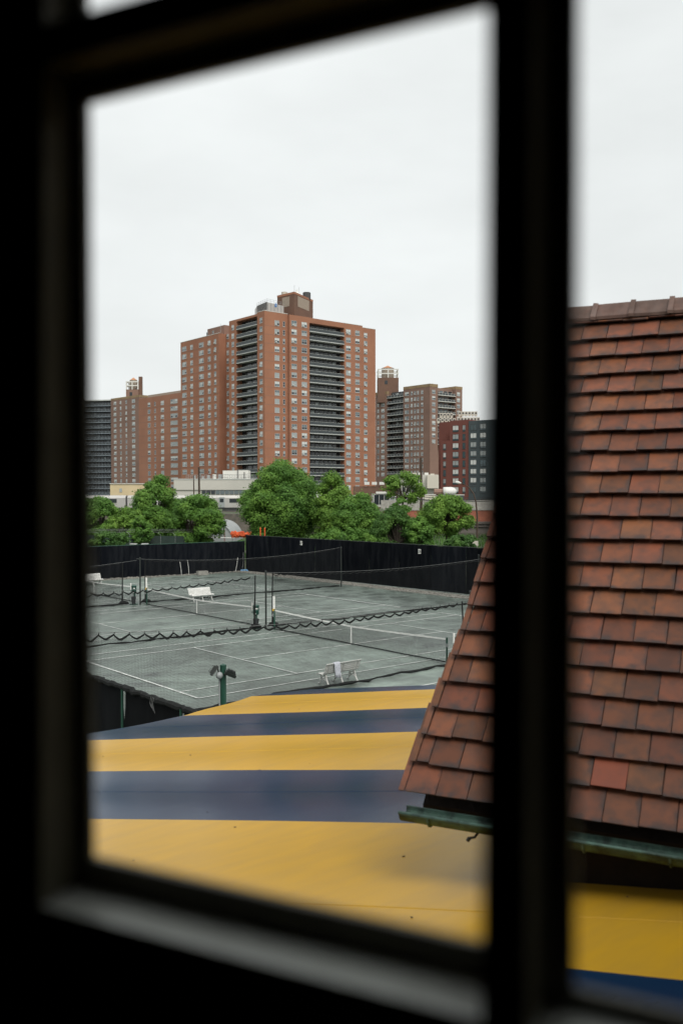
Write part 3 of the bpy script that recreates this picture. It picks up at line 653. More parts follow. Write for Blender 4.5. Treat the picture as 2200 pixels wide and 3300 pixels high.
# ---- the main tower
D0 = 285.6; K = at(852, 1000, D0); K = V((K.x, K.y, 0)); ZT = zat(1000, D0); PF = 2.735
tower = thing('apartment_tower', 'tall orange brick apartment tower with two dark balcony stacks, largest building in the middle', 'building', tuple(K))
KA = (K.x, K.y); s1 = along(KA, PX, Z2(822)); P2 = (K.x + s1, K.y - 1.2)
sB0, sB1, sE = along(P2, PX, Z2(981)), along(P2, PX, Z2(1231)), along(P2, PX, Z2(1459))
NYP = (0, 1); yl = along(KA, NYP, 740.0); yb0, yb1 = along(KA, NYP, Z2(605)), along(KA, NYP, Z2(456))     # left face runs along +Y
b = MB(); ZBs = -.5; zt = ZT
b.prism([(K.x, K.y), (K.x + s1, K.y), (K.x + s1, K.y + 5), (K.x + 2.2, K.y + 5), (K.x + 2.2, K.y + yb0), (K.x, K.y + yb0)], ZBs, zt)
b.prism([(K.x + 2.2, K.y + 5.003), (K.x + s1 + 14, K.y + 5.003), (K.x + s1 + 14, K.y + yl - 2), (K.x + 2.2, K.y + yl - 2)], ZBs, zt - .01)
b.prism([(K.x, K.y + yb1), (K.x + 2.197, K.y + yb1), (K.x + 2.197, K.y + yl), (K.x, K.y + yl)], ZBs, zt - .4)
b.prism([(P2[0], P2[1]), (P2[0] + sB0, P2[1]), (P2[0] + sB0, P2[1] + 6.197), (P2[0], P2[1] + 6.197)], ZBs, zt - .3)
b.prism([(P2[0] + sB0 + .003, P2[1] + 2.2), (P2[0] + sB1 - .003, P2[1] + 2.2), (P2[0] + sB1 - .003, P2[1] + 16), (P2[0] + sB0 + .003, P2[1] + 16)], ZBs, zt - .35)
sC = along(P2, PX, Z2(1362))
b.prism([(P2[0] + sB1, P2[1]), (P2[0] + sC, P2[1]), (P2[0] + sC, P2[1] + 18), (P2[0] + sB1, P2[1] + 18)], ZBs, zt - .4)
b.prism([(P2[0] + sC + .003, P2[1] + .25), (P2[0] + sE, P2[1] + .25), (P2[0] + sE, P2[1] + 18), (P2[0] + sC + .003, P2[1] + 18)], ZBs, zt - .9)
b.b2(K.x, K.x + 2.19, K.y + yb0 + .003, K.y + yb1 - .003, zt - 1.15, zt - .42)                            # lintels over the top balconies
b.b2(P2[0] + sB0 + .006, P2[0] + sB1 - .006, P2[1] + .02, P2[1] + 2.19, zt - 2.0, zt - .36)
# left wing
xw = K.x + 1.3; yw0 = K.y + 28.6; yw1 = yw0 + 25.6; zw2 = zat(1088, 318.0)
b.prism([(K.x + 4, K.y + yl - 2.003), (K.x + 18, K.y + yl - 2.003), (K.x + 18, yw0 + 1), (K.x + 4, yw0 + 1)], ZBs, zw2 - .2)
b.prism([(xw, yw0), (K.x + 18, yw0 + 1.003), (K.x + 18, yw1), (xw, yw1)], ZBs, zw2)
b.build('wall', 'brick_orange', tower)
b = MB()
for poly, z in (([(K.x - .05, K.y - .05), (K.x + s1 + .05, K.y - .05), (K.x + s1 + .05, K.y + .45), (K.x + .45, K.y + .45), (K.x + .45, K.y + yb0), (K.x - .05, K.y + yb0)], zt), ([(xw - .05, yw0 - .05), (xw + .4, yw0 - .05), (xw + .4, yw1 + .05), (xw - .05, yw1 + .05)], zw2),
                ([(P2[0] + sB1 - .05, P2[1] - .05), (P2[0] + sC + .05, P2[1] - .05), (P2[0] + sC + .05, P2[1] + .45), (P2[0] + sB1 - .05, P2[1] + .45)], zt - .4),
                ([(P2[0] + sC + .06, P2[1] + .2), (P2[0] + sE + .05, P2[1] + .2), (P2[0] + sE + .05, P2[1] + .7), (P2[0] + sC + .06, P2[1] + .7)], zt - .9)): b.prism(poly, z, z + .14)
b.build('parapet_cap', 'slab_white', tower)
zc = zt - 3.2
windows(tower, (K.x, yw1), NY, [(Z2(80), 2.6), (Z2(133), 1.5), (Z2(203), 2.6), (Z2(260), 1.6), (Z2(303), 1.3)], zw2 - 2.6, 17, PF, off=-1.3 if False else 0.0) if False else None
WP = (xw, yw1)
windows(tower, WP, NY, [(Z2(80), 3.0), (Z2(133), 1.7), (Z2(203), 3.0), (Z2(260), 1.7), (Z2(303), 1.3)], zw2 - 2.5, 17, PF)
windows(tower, (K.x + 4, yw0), NY, [(Z2(393), 1.25)], zw2 - 1.0, 18, PF)
windows(tower, (K.x, K.y + yl), NY, [(Z2(430), 1.4), (Z2(633), 1.5)], zt - 2.75, 20, PF)
windows(tower, KA, PX, [(Z2(747), 1.8), (Z2(797), .8)], zt - 3.3, 18, PF)
windows(tower, P2, PX, [(Z2(870), 2.1), (Z2(943), 2.1)], zt - 2.85, 18, PF)
windows(tower, P2, PX, [(Z2(1260), 2.0), (Z2(1325), 1.9)], zt - 3.05, 21, PF)
windows(tower, (P2[0], P2[1] + .25), PX, [(Z2(1384), 1.5)], zt - 3.35, 21, PF)
balconies(tower, (K.x, K.y + yl), NY, yl - yb1 + .02, yl - yb0 - .02, zt - 3.75, 20, PF, 2.1, 'railing_dark', 'slab_grey', 'recess_shade')
balconies(tower, P2, PX, sB0 + .02, sB1 - .02, zt - 4.7, 20, PF, 2.1, 'railing_dark', 'slab_grey', 'recess_shade', wins=4)
b = MB(); b.b2(K.x + 2.13, K.x + 2.18, K.y + yb0 + .05, K.y + yb1 - .05, 0, zt - 1.2); b.b2(P2[0] + sB0 + .05, P2[0] + sB1 - .05, P2[1] + 2.13, P2[1] + 2.18, 0, zt - 2.05); b.build('recess_wall', 'recess_shade', tower)  # near-black sheets over the brick, standing in for balcony shade
bands(tower, WP, NY, .05, 25.5, zw2 - 3.75, 16, PF, 'brick_brown'); bands(tower, KA, PX, .05, s1 - .05, zt - 4.5, 19, PF, 'brick_brown'); bands(tower, P2, PX, .05, sB0 - .05, zt - 4.1, 19, PF, 'brick_brown'); bands(tower, P2, PX, sB1 + .05, sC - .05, zt - 4.4, 20, PF, 'brick_brown')
# roof works of the tower
pd = 300.0; a0, a1, a2 = at(893, 950, pd + 6), at(948, 950, pd), at(1008, 950, pd + 13); zp = zat(941, pd)
b = MB(); b.prism([(a0.x, a0.y), (a1.x, a1.y), (a2.x, a2.y), (a2.x + 2, a2.y + 9), (a0.x + 7, a0.y + 9)], zt - .5, zp); ph = b.build('penthouse', 'pent_brown', tower)
def facepanel(P, Q, f0, f1, z0, z1, m, name, par, out=.06):
    d = V((Q.x - P.x, Q.y - P.y, 0)); L_ = d.length; d.normalize(); nn = V((d.y, -d.x, 0)); b = MB(); c = V((P.x, P.y, 0)) + d * (L_ * (f0 + f1) / 2) + nn * out / 2
    b.box((c.x, c.y, (z0 + z1) / 2), (L_ * (f1 - f0), out, z1 - z0), (d, nn, RZ)); return b.build(name, m, par)
facepanel(a1, a2, .18, .78, zp - 4.2, zp - .7, 'lattice_tan', 'louvre_panel', ph); facepanel(a0, a1, .3, .72, zp - 4.2, zp - 1.0, 'lattice_tan', 'louvre_panel', ph); facepanel(a0, a1, .0, 1.0, zp - .5, zp + .2, 'brick_orange', 'cornice', ph); facepanel(a1, a2, .0, 1.0, zp - .5, zp + .2, 'brick_orange', 'cornice', ph)
facepanel(a0, a1, -.02, 1.02, zt - .4, zt + 1.3, 'brick_orange', 'plinth', ph); facepanel(a1, a2, 0, 1.0, zt - .4, zt + .9, 'brick_orange', 'plinth', ph)
c = at(916, 935, pd + 7); b = MB(); b.lathe([(1.0, zp - .2), (1.0, zp + 1.3), (1.05, zp + 1.5), (.7, zp + 1.6)], (c.x, c.y, 0), 12); b.build('vent_drum', 'ac_beige', tower)
c = at(988, 935, pd + 11); b = MB(); b.lathe([(1.35, zp - .2), (1.35, zp + 2.2), (1.2, zp + 2.3)], (c.x, c.y, 0), 12); b.build('tank', 'train_dark', tower)
c = at(956, 940, pd + 7); b = MB(); b.lathe([(2.2, zp - .1), (1.8, zp + .5), (.3, zp + 1.7), (.15, zp + 2.4), (.02, zp + 2.5)], (c.x, c.y, 0), 8); b.build('roof_cone', 'slab_white', tower)
b = MB()
for px in (948, 963, 710): c = at(px, 900, pd + 8); b.tube([(c.x, c.y, zw2), (c.x, c.y, zw2 + 3.2 if px == 710 else zat(917 if px == 948 else 924, pd + 8))], .06, 4)
b.build('antenna', 'steel', tower)
ct0, ct1, ct2 = at(827, 985, 300), at(861, 985, 293), at(914, 985, 299); zk0, zk1 = zat(1006, 296), zat(975, 294)
b = MB(); b.prism([(ct0.x, ct0.y), (ct1.x, ct1.y), (ct2.x, ct2.y), (ct2.x - 2, ct2.y + 5), (ct0.x + 2, ct0.y + 4)], zt - .3, zk1); chl = b.build('cooling_tower', 'train_steel', tower)
for k in range(7): facepanel(ct0, ct1, .03, .97, zk0 + .5 + k * .36, zk0 + .5 + k * .36 + .2, 'train_dark', 'louvre', chl, .08)
for k in range(5): facepanel(ct1, ct2, .02 + k * .2, .035 + k * .2, zk0, zk1 - .1, 'galv', 'rib', chl, .1)
d = V((ct2.x - ct1.x, ct2.y - ct1.y, 0)).normalized(); nn = V((d.y, -d.x, 0)); c = V((ct1.x, ct1.y, 0)) + d * ((ct2 - ct1).length * .5) + nn * .08; zl = zat(983, 296)
b = MB(); b.face([c + RZ * zl + (d * math.cos(q * math.pi / 10) + RZ * math.sin(q * math.pi / 10)) * .62 for q in range(20)]); b.cm = 1
b.face([c + nn * .03 + RZ * zl + d * u_ + RZ * v_ for u_, v_ in ((-.45, .15), (-.1, .0), (.45, -.3), (.45, -.14), (.1, .06), (-.4, .3))]); b.build('logo', ['logo_blue', 'sign_white'], chl)
b = MB()
for (pa, pb) in ((ct0, ct1), (ct1, ct2)):
    for k in range(6): q = pa.lerp(pb, k / 5); b.tube([(q.x, q.y, zk1), (q.x, q.y, zk1 + 1.1)], .04, 4)
    for hh in (.55, 1.1): b.tube([(pa.x, pa.y, zk1 + hh), (pb.x, pb.y, zk1 + hh)], .035, 4)
b.build('guard_rail', 'galv', chl)
e0, e1 = at(655, 1070, 330), at(702, 1057, 322); b = MB(); b.prism([(K.x + 6, yw0 + 4), (K.x + 16, yw0 + 4), (K.x + 16, yw0 + 15), (K.x + 6, yw0 + 15)], zw2 - .1, zat(1052, 318)); e = b.build('lift_house', 'brick_brown', tower)
windows(e, (K.x + 6, yw0 + 15), NY, [(Z2(246), 1.0), (Z2(288), 1.0)], zat(1052, 318) - 1.8, 1, PF, name='vent_window')
# ---- brick block left of the tower, turned more towards the viewer
Pa, Pb = at(447, 1300, 372), at(590, 1300, 348); dd = V((Pb.x - Pa.x, Pb.y - Pa.y, 0)).normalized(); za = zat(1276, 362)
blk = thing('apartment_block', 'orange brick apartment block of middle height, directly left of the tall tower', 'building', (Pa.x, Pa.y, 0)); nb = V((-dd.y, dd.x, 0)); Ln = (Pb - Pa).length
b = MB(); b.prism([(Pa.x, Pa.y), (Pb.x, Pb.y), (Pb.x + nb.x * 18, Pb.y + nb.y * 18), (Pa.x + nb.x * 18, Pa.y + nb.y * 18)], -.5, za); b.build('wall', 'brick_tan', blk)
b = MB(); q0, q1 = Pa + dd * 2 + nb * 3, Pb + nb * 3; b.prism([(q0.x, q0.y), (q1.x, q1.y), (q1.x + nb.x * 12, q1.y + nb.y * 12), (q0.x + nb.x * 12, q0.y + nb.y * 12)], za - .1, za + 1.5); b.build('roof_house', 'lattice_tan', blk)
DX = (dd.x, dd.y); PA = (Pa.x, Pa.y)
windows(blk, PA, DX, [(Z1(580), 1.9), (Z1(630), 1.0), (Z1(692), 2.2), (Z1(790), 4.9)], za - 2.9, 17, 2.735); bands(blk, PA, DX, .05, Ln - .05, za - 4.3, 15, 2.735, 'brick_brown')
# ---- dark brown section, with roof tower
Pa, Pb = at(357, 1300, 452), at(449, 1300, 434); dd = V((Pb.x - Pa.x, Pb.y - Pa.y, 0)).normalized(); za = zat(1281, 445); nb = V((-dd.y, dd.x, 0))
blk = thing('apartment_block', 'dull brown apartment block with a rooftop water tower cage, second from the left edge', 'building', (Pa.x, Pa.y, 0))
b = MB(); b.prism([(Pa.x, Pa.y), (Pb.x, Pb.y), (Pb.x + nb.x * 18, Pb.y + nb.y * 18), (Pa.x + nb.x * 18, Pa.y + nb.y * 18)], -.5, za - .7); b.build('wall', 'brick_brown', blk)
b = MB(); b.prism([(Pa.x - .05, Pa.y - .05), (Pb.x, Pb.y - .08), (Pb.x + nb.x * 18, Pb.y + nb.y * 18), (Pa.x + nb.x * 18, Pa.y + nb.y * 18)], za - .7, za + .3); b.build('parapet', 'parapet_ochre', blk)
windows(blk, (Pa.x, Pa.y), (dd.x, dd.y), [(Z1(294), 2.2), (Z1(341), 1.2), (Z1(388), 1.2), (Z1(449), 2.7)], za - 2.2, 16, 2.72)
def roof_cage(t, px0, px1, ytop, ymid, ybot, dist, capx, brick, chim):
    a, c, m = at(px0, 1300, dist), at(px1, 1300, dist), at((px0 + px1) / 2, 1300, dist); wd = (c - a).length; z0, z1, z2 = zat(ybot, dist), zat(ymid, dist), zat(ytop, dist); cx, cy = m.x + RF.x * wd / 2, m.y + RF.y * wd / 2; ax = (RX, RF, RZ)
    b = MB(); b.box((cx, cy, (z0 - 6 + z1) / 2), (wd, wd, z1 - z0 + 6), ax); st_ = b.build('stair_house', brick, t)
    b = MB(); b.box((cx - RX.x * wd * .1 - RF.x * (wd / 2 + .03), cy - RX.y * wd * .1 - RF.y * (wd / 2 + .03), z1 - 2.2), (1.3, .1, 1.7), ax); b.build('vent_window', 'glass_dark', st_)
    b = MB(); n = 4
    for i in range(3):
        for j in (0, 2):
            q = V((cx, cy, 0)) + RX * ((i - 1) * wd * .47) + RF * ((j - 1) * wd * .47); b.box((q.x, q.y, (z1 + z2) / 2), (.45, .45, z2 - z1), ax)
    for z in (z1 + (z2 - z1) * .5, z2):
        for j in (-1, 1): b.box((cx + RF.x * wd * .47 * j, cy + RF.y * wd * .47 * j, z), (wd, .4, .5), ax); b.box((cx + RX.x * wd * .47 * j, cy + RX.y * wd * .47 * j, z), (.4, wd, .5), ax)
    b.build('cage', 'slab_white', st_)
    b = MB(); r = wd * .30; b.lathe([(r, z1 + .3), (r, z2 + .9), (r * 1.05, z2 + 1.0)], (cx, cy, 0), 14); b.cm = 1; b.lathe([(r * 1.05, z2 + 1.02), (r * .5, z2 + 1.7), (.05, z2 + 2.4)], (cx, cy, 0), 14); b.build('water_tank', ['lattice_tan', 'terracotta_cap'], st_)
    if chim: q = V((cx, cy, 0)) + RX * (wd * .62) - RF * (wd * .2); b = MB(); b.box((q.x, q.y, (z0 + z2 + 2.6) / 2), (wd * .26, wd * .3, z2 + 2.6 - z0), ax); b.build('chimney', 'pent_brown', st_)
    return st_
roof_cage(blk, 406, 446, 1229, 1254, 1284, 446, 0, 'brick_brown', True)
# ---- balcony slab block at the far left
Pa, Pb = at(255, 1300, 455), at(357, 1300, 452); dd = V((Pb.x - Pa.x, Pb.y - Pa.y, 0)).normalized(); nb = V((-dd.y, dd.x, 0)); za = zat(1288, 453); Ln = (Pb - Pa).length
blk = thing('balcony_block', 'dark far apartment block made of blue grey balcony rows, leftmost building in the view', 'building', (Pa.x, Pa.y, 0))
b = MB(); q0, q1 = Pa + nb * 2.2, Pb + nb * 2.2; b.prism([(q0.x, q0.y), (q1.x, q1.y), (q1.x + nb.x * 14, q1.y + nb.y * 14), (q0.x + nb.x * 14, q0.y + nb.y * 14)], -.5, za); b.build('wall', 'recess_shade_blue', blk)
b = MB(); b.prism([(Pa.x, Pa.y), (Pb.x, Pb.y), (q1.x, q1.y), (q0.x, q0.y)], za - .35, za + .2); b.build('parapet', 'slab_grey', blk)
balconies(blk, (Pa.x, Pa.y), (dd.x, dd.y), .05, Ln - .05, za - 2.9, 20, 2.73, 2.1, 'railing_dark', 'slab_blue', 'recess_shade_blue', bars=9, wins=5)
# ---- brown tower on the right
D1 = 403.0; K1 = at(1385, 1232, D1); K1 = V((K1.x, K1.y, 0)); za = zat(1236, D1); pf = 2.74
bt = thing('apartment_tower', 'brown brick tower with ochre parapet and balconies, right of the tall tower', 'building', tuple(K1))
yl1 = along((K1.x, K1.y), NYP, Z3(625)); xb0, xb1, xe = along((K1.x, K1.y), PX, Z3(972)), along((K1.x, K1.y), PX, Z3(1151)), along((K1.x, K1.y), PX, Z3(1218))
b = MB(); b.prism([(K1.x, K1.y), (K1.x + xb0, K1.y), (K1.x + xb0, K1.y + yl1), (K1.x, K1.y + yl1)], -.5, za - 1.3)
b.prism([(K1.x + xb0 + .003, K1.y + 2.2), (K1.x + xb1 - .003, K1.y + 2.2), (K1.x + xb1 - .003, K1.y + 14), (K1.x + xb0 + .003, K1.y + 14)], -.5, za - 1.2)
b.prism([(K1.x + xb1, K1.y), (K1.x + xe, K1.y), (K1.x + xe, K1.y + 14), (K1.x + xb1, K1.y + 14)], -.5, za - 1.3); b.build('wall', 'brick_brown', bt)
b = MB(); b.prism([(K1.x - .06, K1.y - .06), (K1.x + xb0, K1.y - .06), (K1.x + xb0, K1.y + yl1), (K1.x - .06, K1.y + yl1)], za - 1.3, za); b.prism([(K1.x + xb1, K1.y - .06), (K1.x + xe + .05, K1.y - .06), (K1.x + xe + .05, K1.y + 14), (K1.x + xb1, K1.y + 14)], za - 1.3, za); b.build('parapet', 'parapet_ochre', bt)
windows(bt, (K1.x, K1.y + yl1), NY, [(Z3(660), 2.6), (Z3(709), 1.2), (Z3(743), 1.1), (Z3(773), 1.1), (Z3(814), 1.3)], za - 3.3, 15, pf); windows(bt, (K1.x, K1.y), PX, [(Z3(930), 2.0), (Z3(1180), 2.0)], za - 3.4, 9, pf)
balconies(bt, (K1.x, K1.y), PX, xb0 + .03, xb1 - .03, za - 4.6, 9, pf, 2.1, 'railing_dark', 'slab_white', 'recess_shade', bars=6, wins=2)
K2 = V((K1.x + 4.5, K1.y + yl1, 0)); y1 = along((K2.x, K2.y), NYP, Z3(460)); y2 = along((K2.x, K2.y), NYP, Z3(345)); zb = zat(1256, 425)
b = MB(); b.prism([(K2.x + 2.2, K2.y + .003), (K2.x + 14, K2.y + .003), (K2.x + 14, K2.y + y1), (K2.x + 2.2, K2.y + y1)], -.5, zb - .6); b.build('recess_wall', 'recess_shade_blue', bt)
b = MB(); b.prism([(K2.x, K2.y + y1), (K2.x + 14, K2.y + y1 + .003), (K2.x + 14, K2.y + y2), (K2.x, K2.y + y2)], -.5, zb - 1.4); b.build('wall', 'brick_brown', bt); b = MB(); b.prism([(K2.x - .05, K2.y + y1 - .05), (K2.x + 14, K2.y + y1 - .05), (K2.x + 14, K2.y + y2), (K2.x - .05, K2.y + y2)], zb - 1.4, zb); b.build('parapet', 'parapet_ochre', bt)
balconies(bt, (K2.x, K2.y + y1), NY, .03, y1 - .03, zb - 3.3, 16, pf, 2.1, 'railing_dark', 'slab_grey', 'recess_shade_blue', bars=8, wins=4)
windows(bt, (K2.x, K2.y + y2), NY, [(Z3(371), 1.2), (Z3(418), 2.2)], zb - 3.4, 14, pf)
roof_cage(bt, 1217, 1284, 1190, 1217, 1256, 432, 0, 'pent_brown', False)
# ---- modern red and grey block
D2 = 318.0; Pa, Pb = at(1449, 1400, D2), at(1604, 1400, D2 - 12); dd = V((Pb.x - Pa.x, Pb.y - Pa.y, 0)).normalized(); nb = V((-dd.y, dd.x, 0)); za = zat(1353, D2 - 4); Ln = (Pb - Pa).length; sg_ = along((Pa.x, Pa.y), (dd.x, dd.y), Z3(1287))
mb_ = thing('apartment_block', 'modern apartment block of red brick and blue grey cladding with condensers on its roof', 'building', (Pa.x, Pa.y, 0))
b = MB(); q = Pa + dd * sg_; b.prism([(Pa.x, Pa.y), (q.x, q.y), (q.x + nb.x * 20, q.y + nb.y * 20), (Pa.x + nb.x * 20, Pa.y + nb.y * 20)], -.5, za)
lo0 = along((Pa.x, Pa.y), (dd.x, dd.y), Z3(1000)); q1 = Pa + dd * lo0; b.prism([(q1.x, q1.y), (Pa.x - dd.x * .003, Pa.y - dd.y * .003), (Pa.x + nb.x * 16, Pa.y + nb.y * 16), (q1.x + nb.x * 16, q1.y + nb.y * 16)], -.5, zat(1420, D2)); b.build('wall', 'brick_red', mb_)
b = MB(); q2 = Pa + dd * along((Pa.x, Pa.y), (dd.x, dd.y), Z3(902)) + nb * 5; q3 = Pa + nb * 5; b.prism([(q2.x, q2.y), (q3.x - dd.x * .01, q3.y), (q3.x + nb.x * 15, q3.y + nb.y * 15), (q2.x + nb.x * 15, q2.y + nb.y * 15)], -.5, zat(1359, D2 + 5)); b.build('side_wall', 'brick_red', mb_)
b = MB(); q = Pa + dd * (sg_ + .003) - nb * .25; q1 = Pb - nb * .25; b.prism([(q.x, q.y), (q1.x, q1.y), (q1.x + nb.x * 20, q1.y + nb.y * 20), (q.x + nb.x * 20, q.y + nb.y * 20)], -.5, za - .5); b.build('cladding', 'cladding_grey', mb_)
ww = dict(h_=2.15, frame='win_frame_dark', var=5)
windows(mb_, (Pa.x, Pa.y), (dd.x, dd.y), [(Z3(1152), 2.35), (Z3(1236), 1.15)], za - 2.85, 8, 3.03, **ww); windows(mb_, (Pa.x, Pa.y), (dd.x, dd.y), [(Z3(1041), 1.15)], zat(1440, D2), 6, 3.03, **ww); windows(mb_, (Pa.x - nb.x * .25, Pa.y - nb.y * .25), (dd.x, dd.y), [(Z3(1332), 2.35), (Z3(1430), 2.35)], za - 2.75, 8, 3.03, **ww)
for row, (x0, x1, n, y, dist) in enumerate(((960, 1160, 5, 1353, 326), (990, 1130, 4, 1336, 330), (1170, 1400, 7, 1350, 322), (1180, 1375, 6, 1331, 326))):
    for k in range(n):
        c = at(Z3(x0 + (x1 - x0) * (k + .5) / n), y, dist); b = MB(); zc_ = c.z; b.box(c + RF * .5, (1.0, .6, 1.25), (RX, RF, RZ)); b.cm = 1; b.lathe([(.36, -.02), (.36, .02)], (0, 0, 0), 10)
        vv = b.v[-20:]; b.v[-20:] = [tuple(c + RX * v[0] + RZ * v[1] + RF * (.18 + v[2])) for v in vv]
        b.cm = 0; b.box(c + RF * .5 - RZ * .9, (.9, .5, .5), (RX, RF, RZ)); b.build('condenser', ['ac_beige', 'fan_dark'], mb_)
# ---- low pale commercial building behind the train
Dc = 240.0; Pa, Pb = at(560, 1560, Dc), at(960, 1560, Dc); wc = zat(1545, Dc)
lb = thing('commercial_building', 'long low off white commercial building with a strip of windows and rooftop units', 'building', tuple(V((Pa.x, Pa.y, 0))))
def rbox(b, px0, px1, d, depth, z0, z1): a, c = at(px0, 1590, d), at(px1, 1590, d); m = (a + c) / 2 + RF * depth / 2; return b.box((m.x, m.y, (z0 + z1) / 2), ((c - a).length, depth, z1 - z0), (RX, RF, RZ))
b = MB(); rbox(b, 560, 960, Dc, 20, zat(1578, Dc), wc); rbox(b, 560, 960, Dc + .3, 19, 0, zat(1578, Dc) - .003); b.build('wall', 'white_wall', lb)
b = MB(); rbox(b, 560, 960, Dc - .1, .3, wc, wc + .25); b.build('roof_edge', 'slab_grey', lb)
for k in range(13):
    x0 = 650 + k * 15; b = MB(); rbox(b, x0, x0 + 13, Dc + .1, .15, zat(1592, Dc), zat(1580, Dc)); b.build('window', 'glass_mid' if k > 2 else 'glass_dark', lb)
b = MB(); rbox(b, 718, 765, Dc + 3, 6, wc, zat(1515, Dc)); rbox(b, 767, 800, Dc + 3, 6, wc, zat(1514, Dc)); b.build('roof_house', 'slab_white', lb)
b = MB(); rbox(b, 765, 767, Dc + 2.7, .3, wc, zat(1512, Dc)); rbox(b, 786, 788, Dc + 2.7, .3, wc, zat(1520, Dc)); b.build('stack_pipe', 'train_dark', lb)
for px, w_, hh in ((622, 7, 14), (668, 8, 15), (686, 10, 18), (704, 11, 18), (650, 6, 12), (640, 5, 22)):
    b = MB(); rbox(b, px, px + w_, Dc + 4, 1.2, wc, wc + hh * Dc / FPX); b.build('rooftop_unit', rnd.choice(('ac_beige', 'galv', 'slab_white')), lb)
b = MB(); 
for k in range(30):
    p = at(600 + k * 7.4, 1590, Dc + .5); b.tube([(p.x, p.y, wc + .2), (p.x, p.y, wc + 1.2)], .04, 4)
for z in (.7, 1.2): p, q = at(600, 1590, Dc + .5), at(816, 1590, Dc + .5); b.tube([(p.x, p.y, wc + z), (q.x, q.y, wc + z)], .04, 4)
b.build('roof_railing', 'steel', lb)
cb = thing('shed_building', 'plain cream yellow building with one small window, at the left behind the train', 'building', tuple(V((at(355, 1590, 236).x, at(355, 1590, 236).y, 0))))
b = MB(); rbox(b, 355, 470, 236, 12, 0, zat(1559, 236)); b.build('wall', 'cream_wall', cb); b = MB(); rbox(b, 353, 472, 235.8, 12.4, zat(1559, 236), zat(1557, 236)); b.build('parapet', 'slab_white', cb); b = MB(); rbox(b, 385, 393, 235.9, .2, zat(1585, 236), zat(1573, 236)); b.build('window', 'blind_grey', cb)
b = MB(); rbox(b, 1140, 1300, 262, 14, 0, zat(1567, 262)); o = thing('low_shop', 'low dark building with white awnings at the foot of the tall tower', 'building', (at(1200, 1590, 262).x, at(1200, 1590, 262).y, 0)); b.build('wall', 'pent_brown', o)
for k in range(3): b = MB(); rbox(b, 1174 + k * 24, 1190 + k * 24, 261.4, .8, zat(1562, 261), zat(1553, 261)); b.build('awning', 'sign_white', o)
ub = thing('utility_building', 'pale service building with roof plant and beige box behind the brown utility pole', 'building', (at(1330, 1590, 250).x, at(1330, 1590, 250).y, 0))
b = MB(); rbox(b, 1290, 1412, 252, 10, 0, zat(1530, 252)); b.build('wall', 'white_wall', ub)
b = MB(); rbox(b, 1376, 1413, 250, 2, zat(1574, 250), zat(1532, 250)); b.build('duct_box', 'ac_beige', ub)
for k in range(6): b = MB(); rbox(b, 1292 + k * 19, 1304 + k * 19, 253, 2, zat(1531, 252), zat(1531 - rnd.uniform(3, 9), 252)); b.build('rooftop_unit', rnd.choice(('slab_white', 'ac_beige', 'galv')), ub)
for k in range(5): b = MB(); rbox(b, 1296 + k * 16, 1306 + k * 16, 251.7, .2, zat(1585, 252), zat(1570, 252)); b.build('window', 'glass_dark', ub)
# ------------------------------------------------------------------ tennis nets, divider nets and their posts
def tennis_net(cy, label):
    t = thing('tennis_net', label, 'tennis net', (0, cy, 0), 0, 'tennis nets across the courts')
    hz = lambda y: .914 + (1.07 - .914) * (abs(y) / 6.4) ** 1.3
    b = MB(); c = .047; h = .0022; y = -6.35
    while y < 6.35: b.face([(0, cy + y - h, .02), (0, cy + y + h, .02), (0, cy + y + h, hz(y)), (0, cy + y - h, hz(y))]); y += c
    nz = 21; ny = 40
    for k in range(1, nz):
        for i in range(ny):
            y0, y1 = -6.35 + 12.7 * i / ny, -6.35 + 12.7 * (i + 1) / ny; z0, z1 = hz(y0) * k / nz, hz(y1) * k / nz
            b.face([(.001, cy + y0, z0 - h), (.001, cy + y1, z1 - h), (.001, cy + y1, z1 + h), (.001, cy + y0, z0 + h)])
    o = b.build('net_mesh', 'black_net', t); o['kind'] = 'stuff'
    b = MB(); hd = .065
    for i in range(ny):
        y0, y1 = -6.38 + 12.76 * i / ny, -6.38 + 12.76 * (i + 1) / ny
        b.hexa([(-.012, cy + y0, hz(y0) - hd), (.012, cy + y0, hz(y0) - hd), (.012, cy + y1, hz(y1) - hd), (-.012, cy + y1, hz(y1) - hd), (-.012, cy + y0, hz(y0)), (.012, cy + y0, hz(y0)), (.012, cy + y1, hz(y1)), (-.012, cy + y1, hz(y1))])
    b.build('headband', 'white_tape', t)
    b = MB(); b.b2(-.016, .016, cy - .03, cy + .03, .01, .915); b.build('center_strap', 'white_tape', t)
    b = MB(); b.tube([(.02 * math.sin(k), cy - 6.35 + 12.7 * k / 24, .035) for k in range(25)], .03, 5); b.build('bottom_hem', 'black_net', t)
    for s in (-1, 1):
        b = MB(); b.tube([(0, cy + s * 6.45, 0), (0, cy + s * 6.45, 1.09)], .045, 10); b.lathe([(.05, 1.09), (.045, 1.11), (.01, 1.125)], (0, cy + s * 6.45, 0)); p = b.build('net_post', 'post_green', t)
        b = MB(); b.box((-.05, cy + s * 6.5, .78), (.06, .1, .14)); b.tube([(-.06, cy + s * 6.5, .78), (-.14, cy + s * 6.52, .74)], .01, 5); b.build('winch', 'steel', p)
    return t
tennis_net(0.0, 'tennis net across the nearest court, its white band running past the bench with the towel')
tennis_net(14.61, 'tennis net across the middle court, in front of the white bench with bare slats')
tennis_net(29.22, 'tennis net across the farthest court, only its right end showing at the left edge')
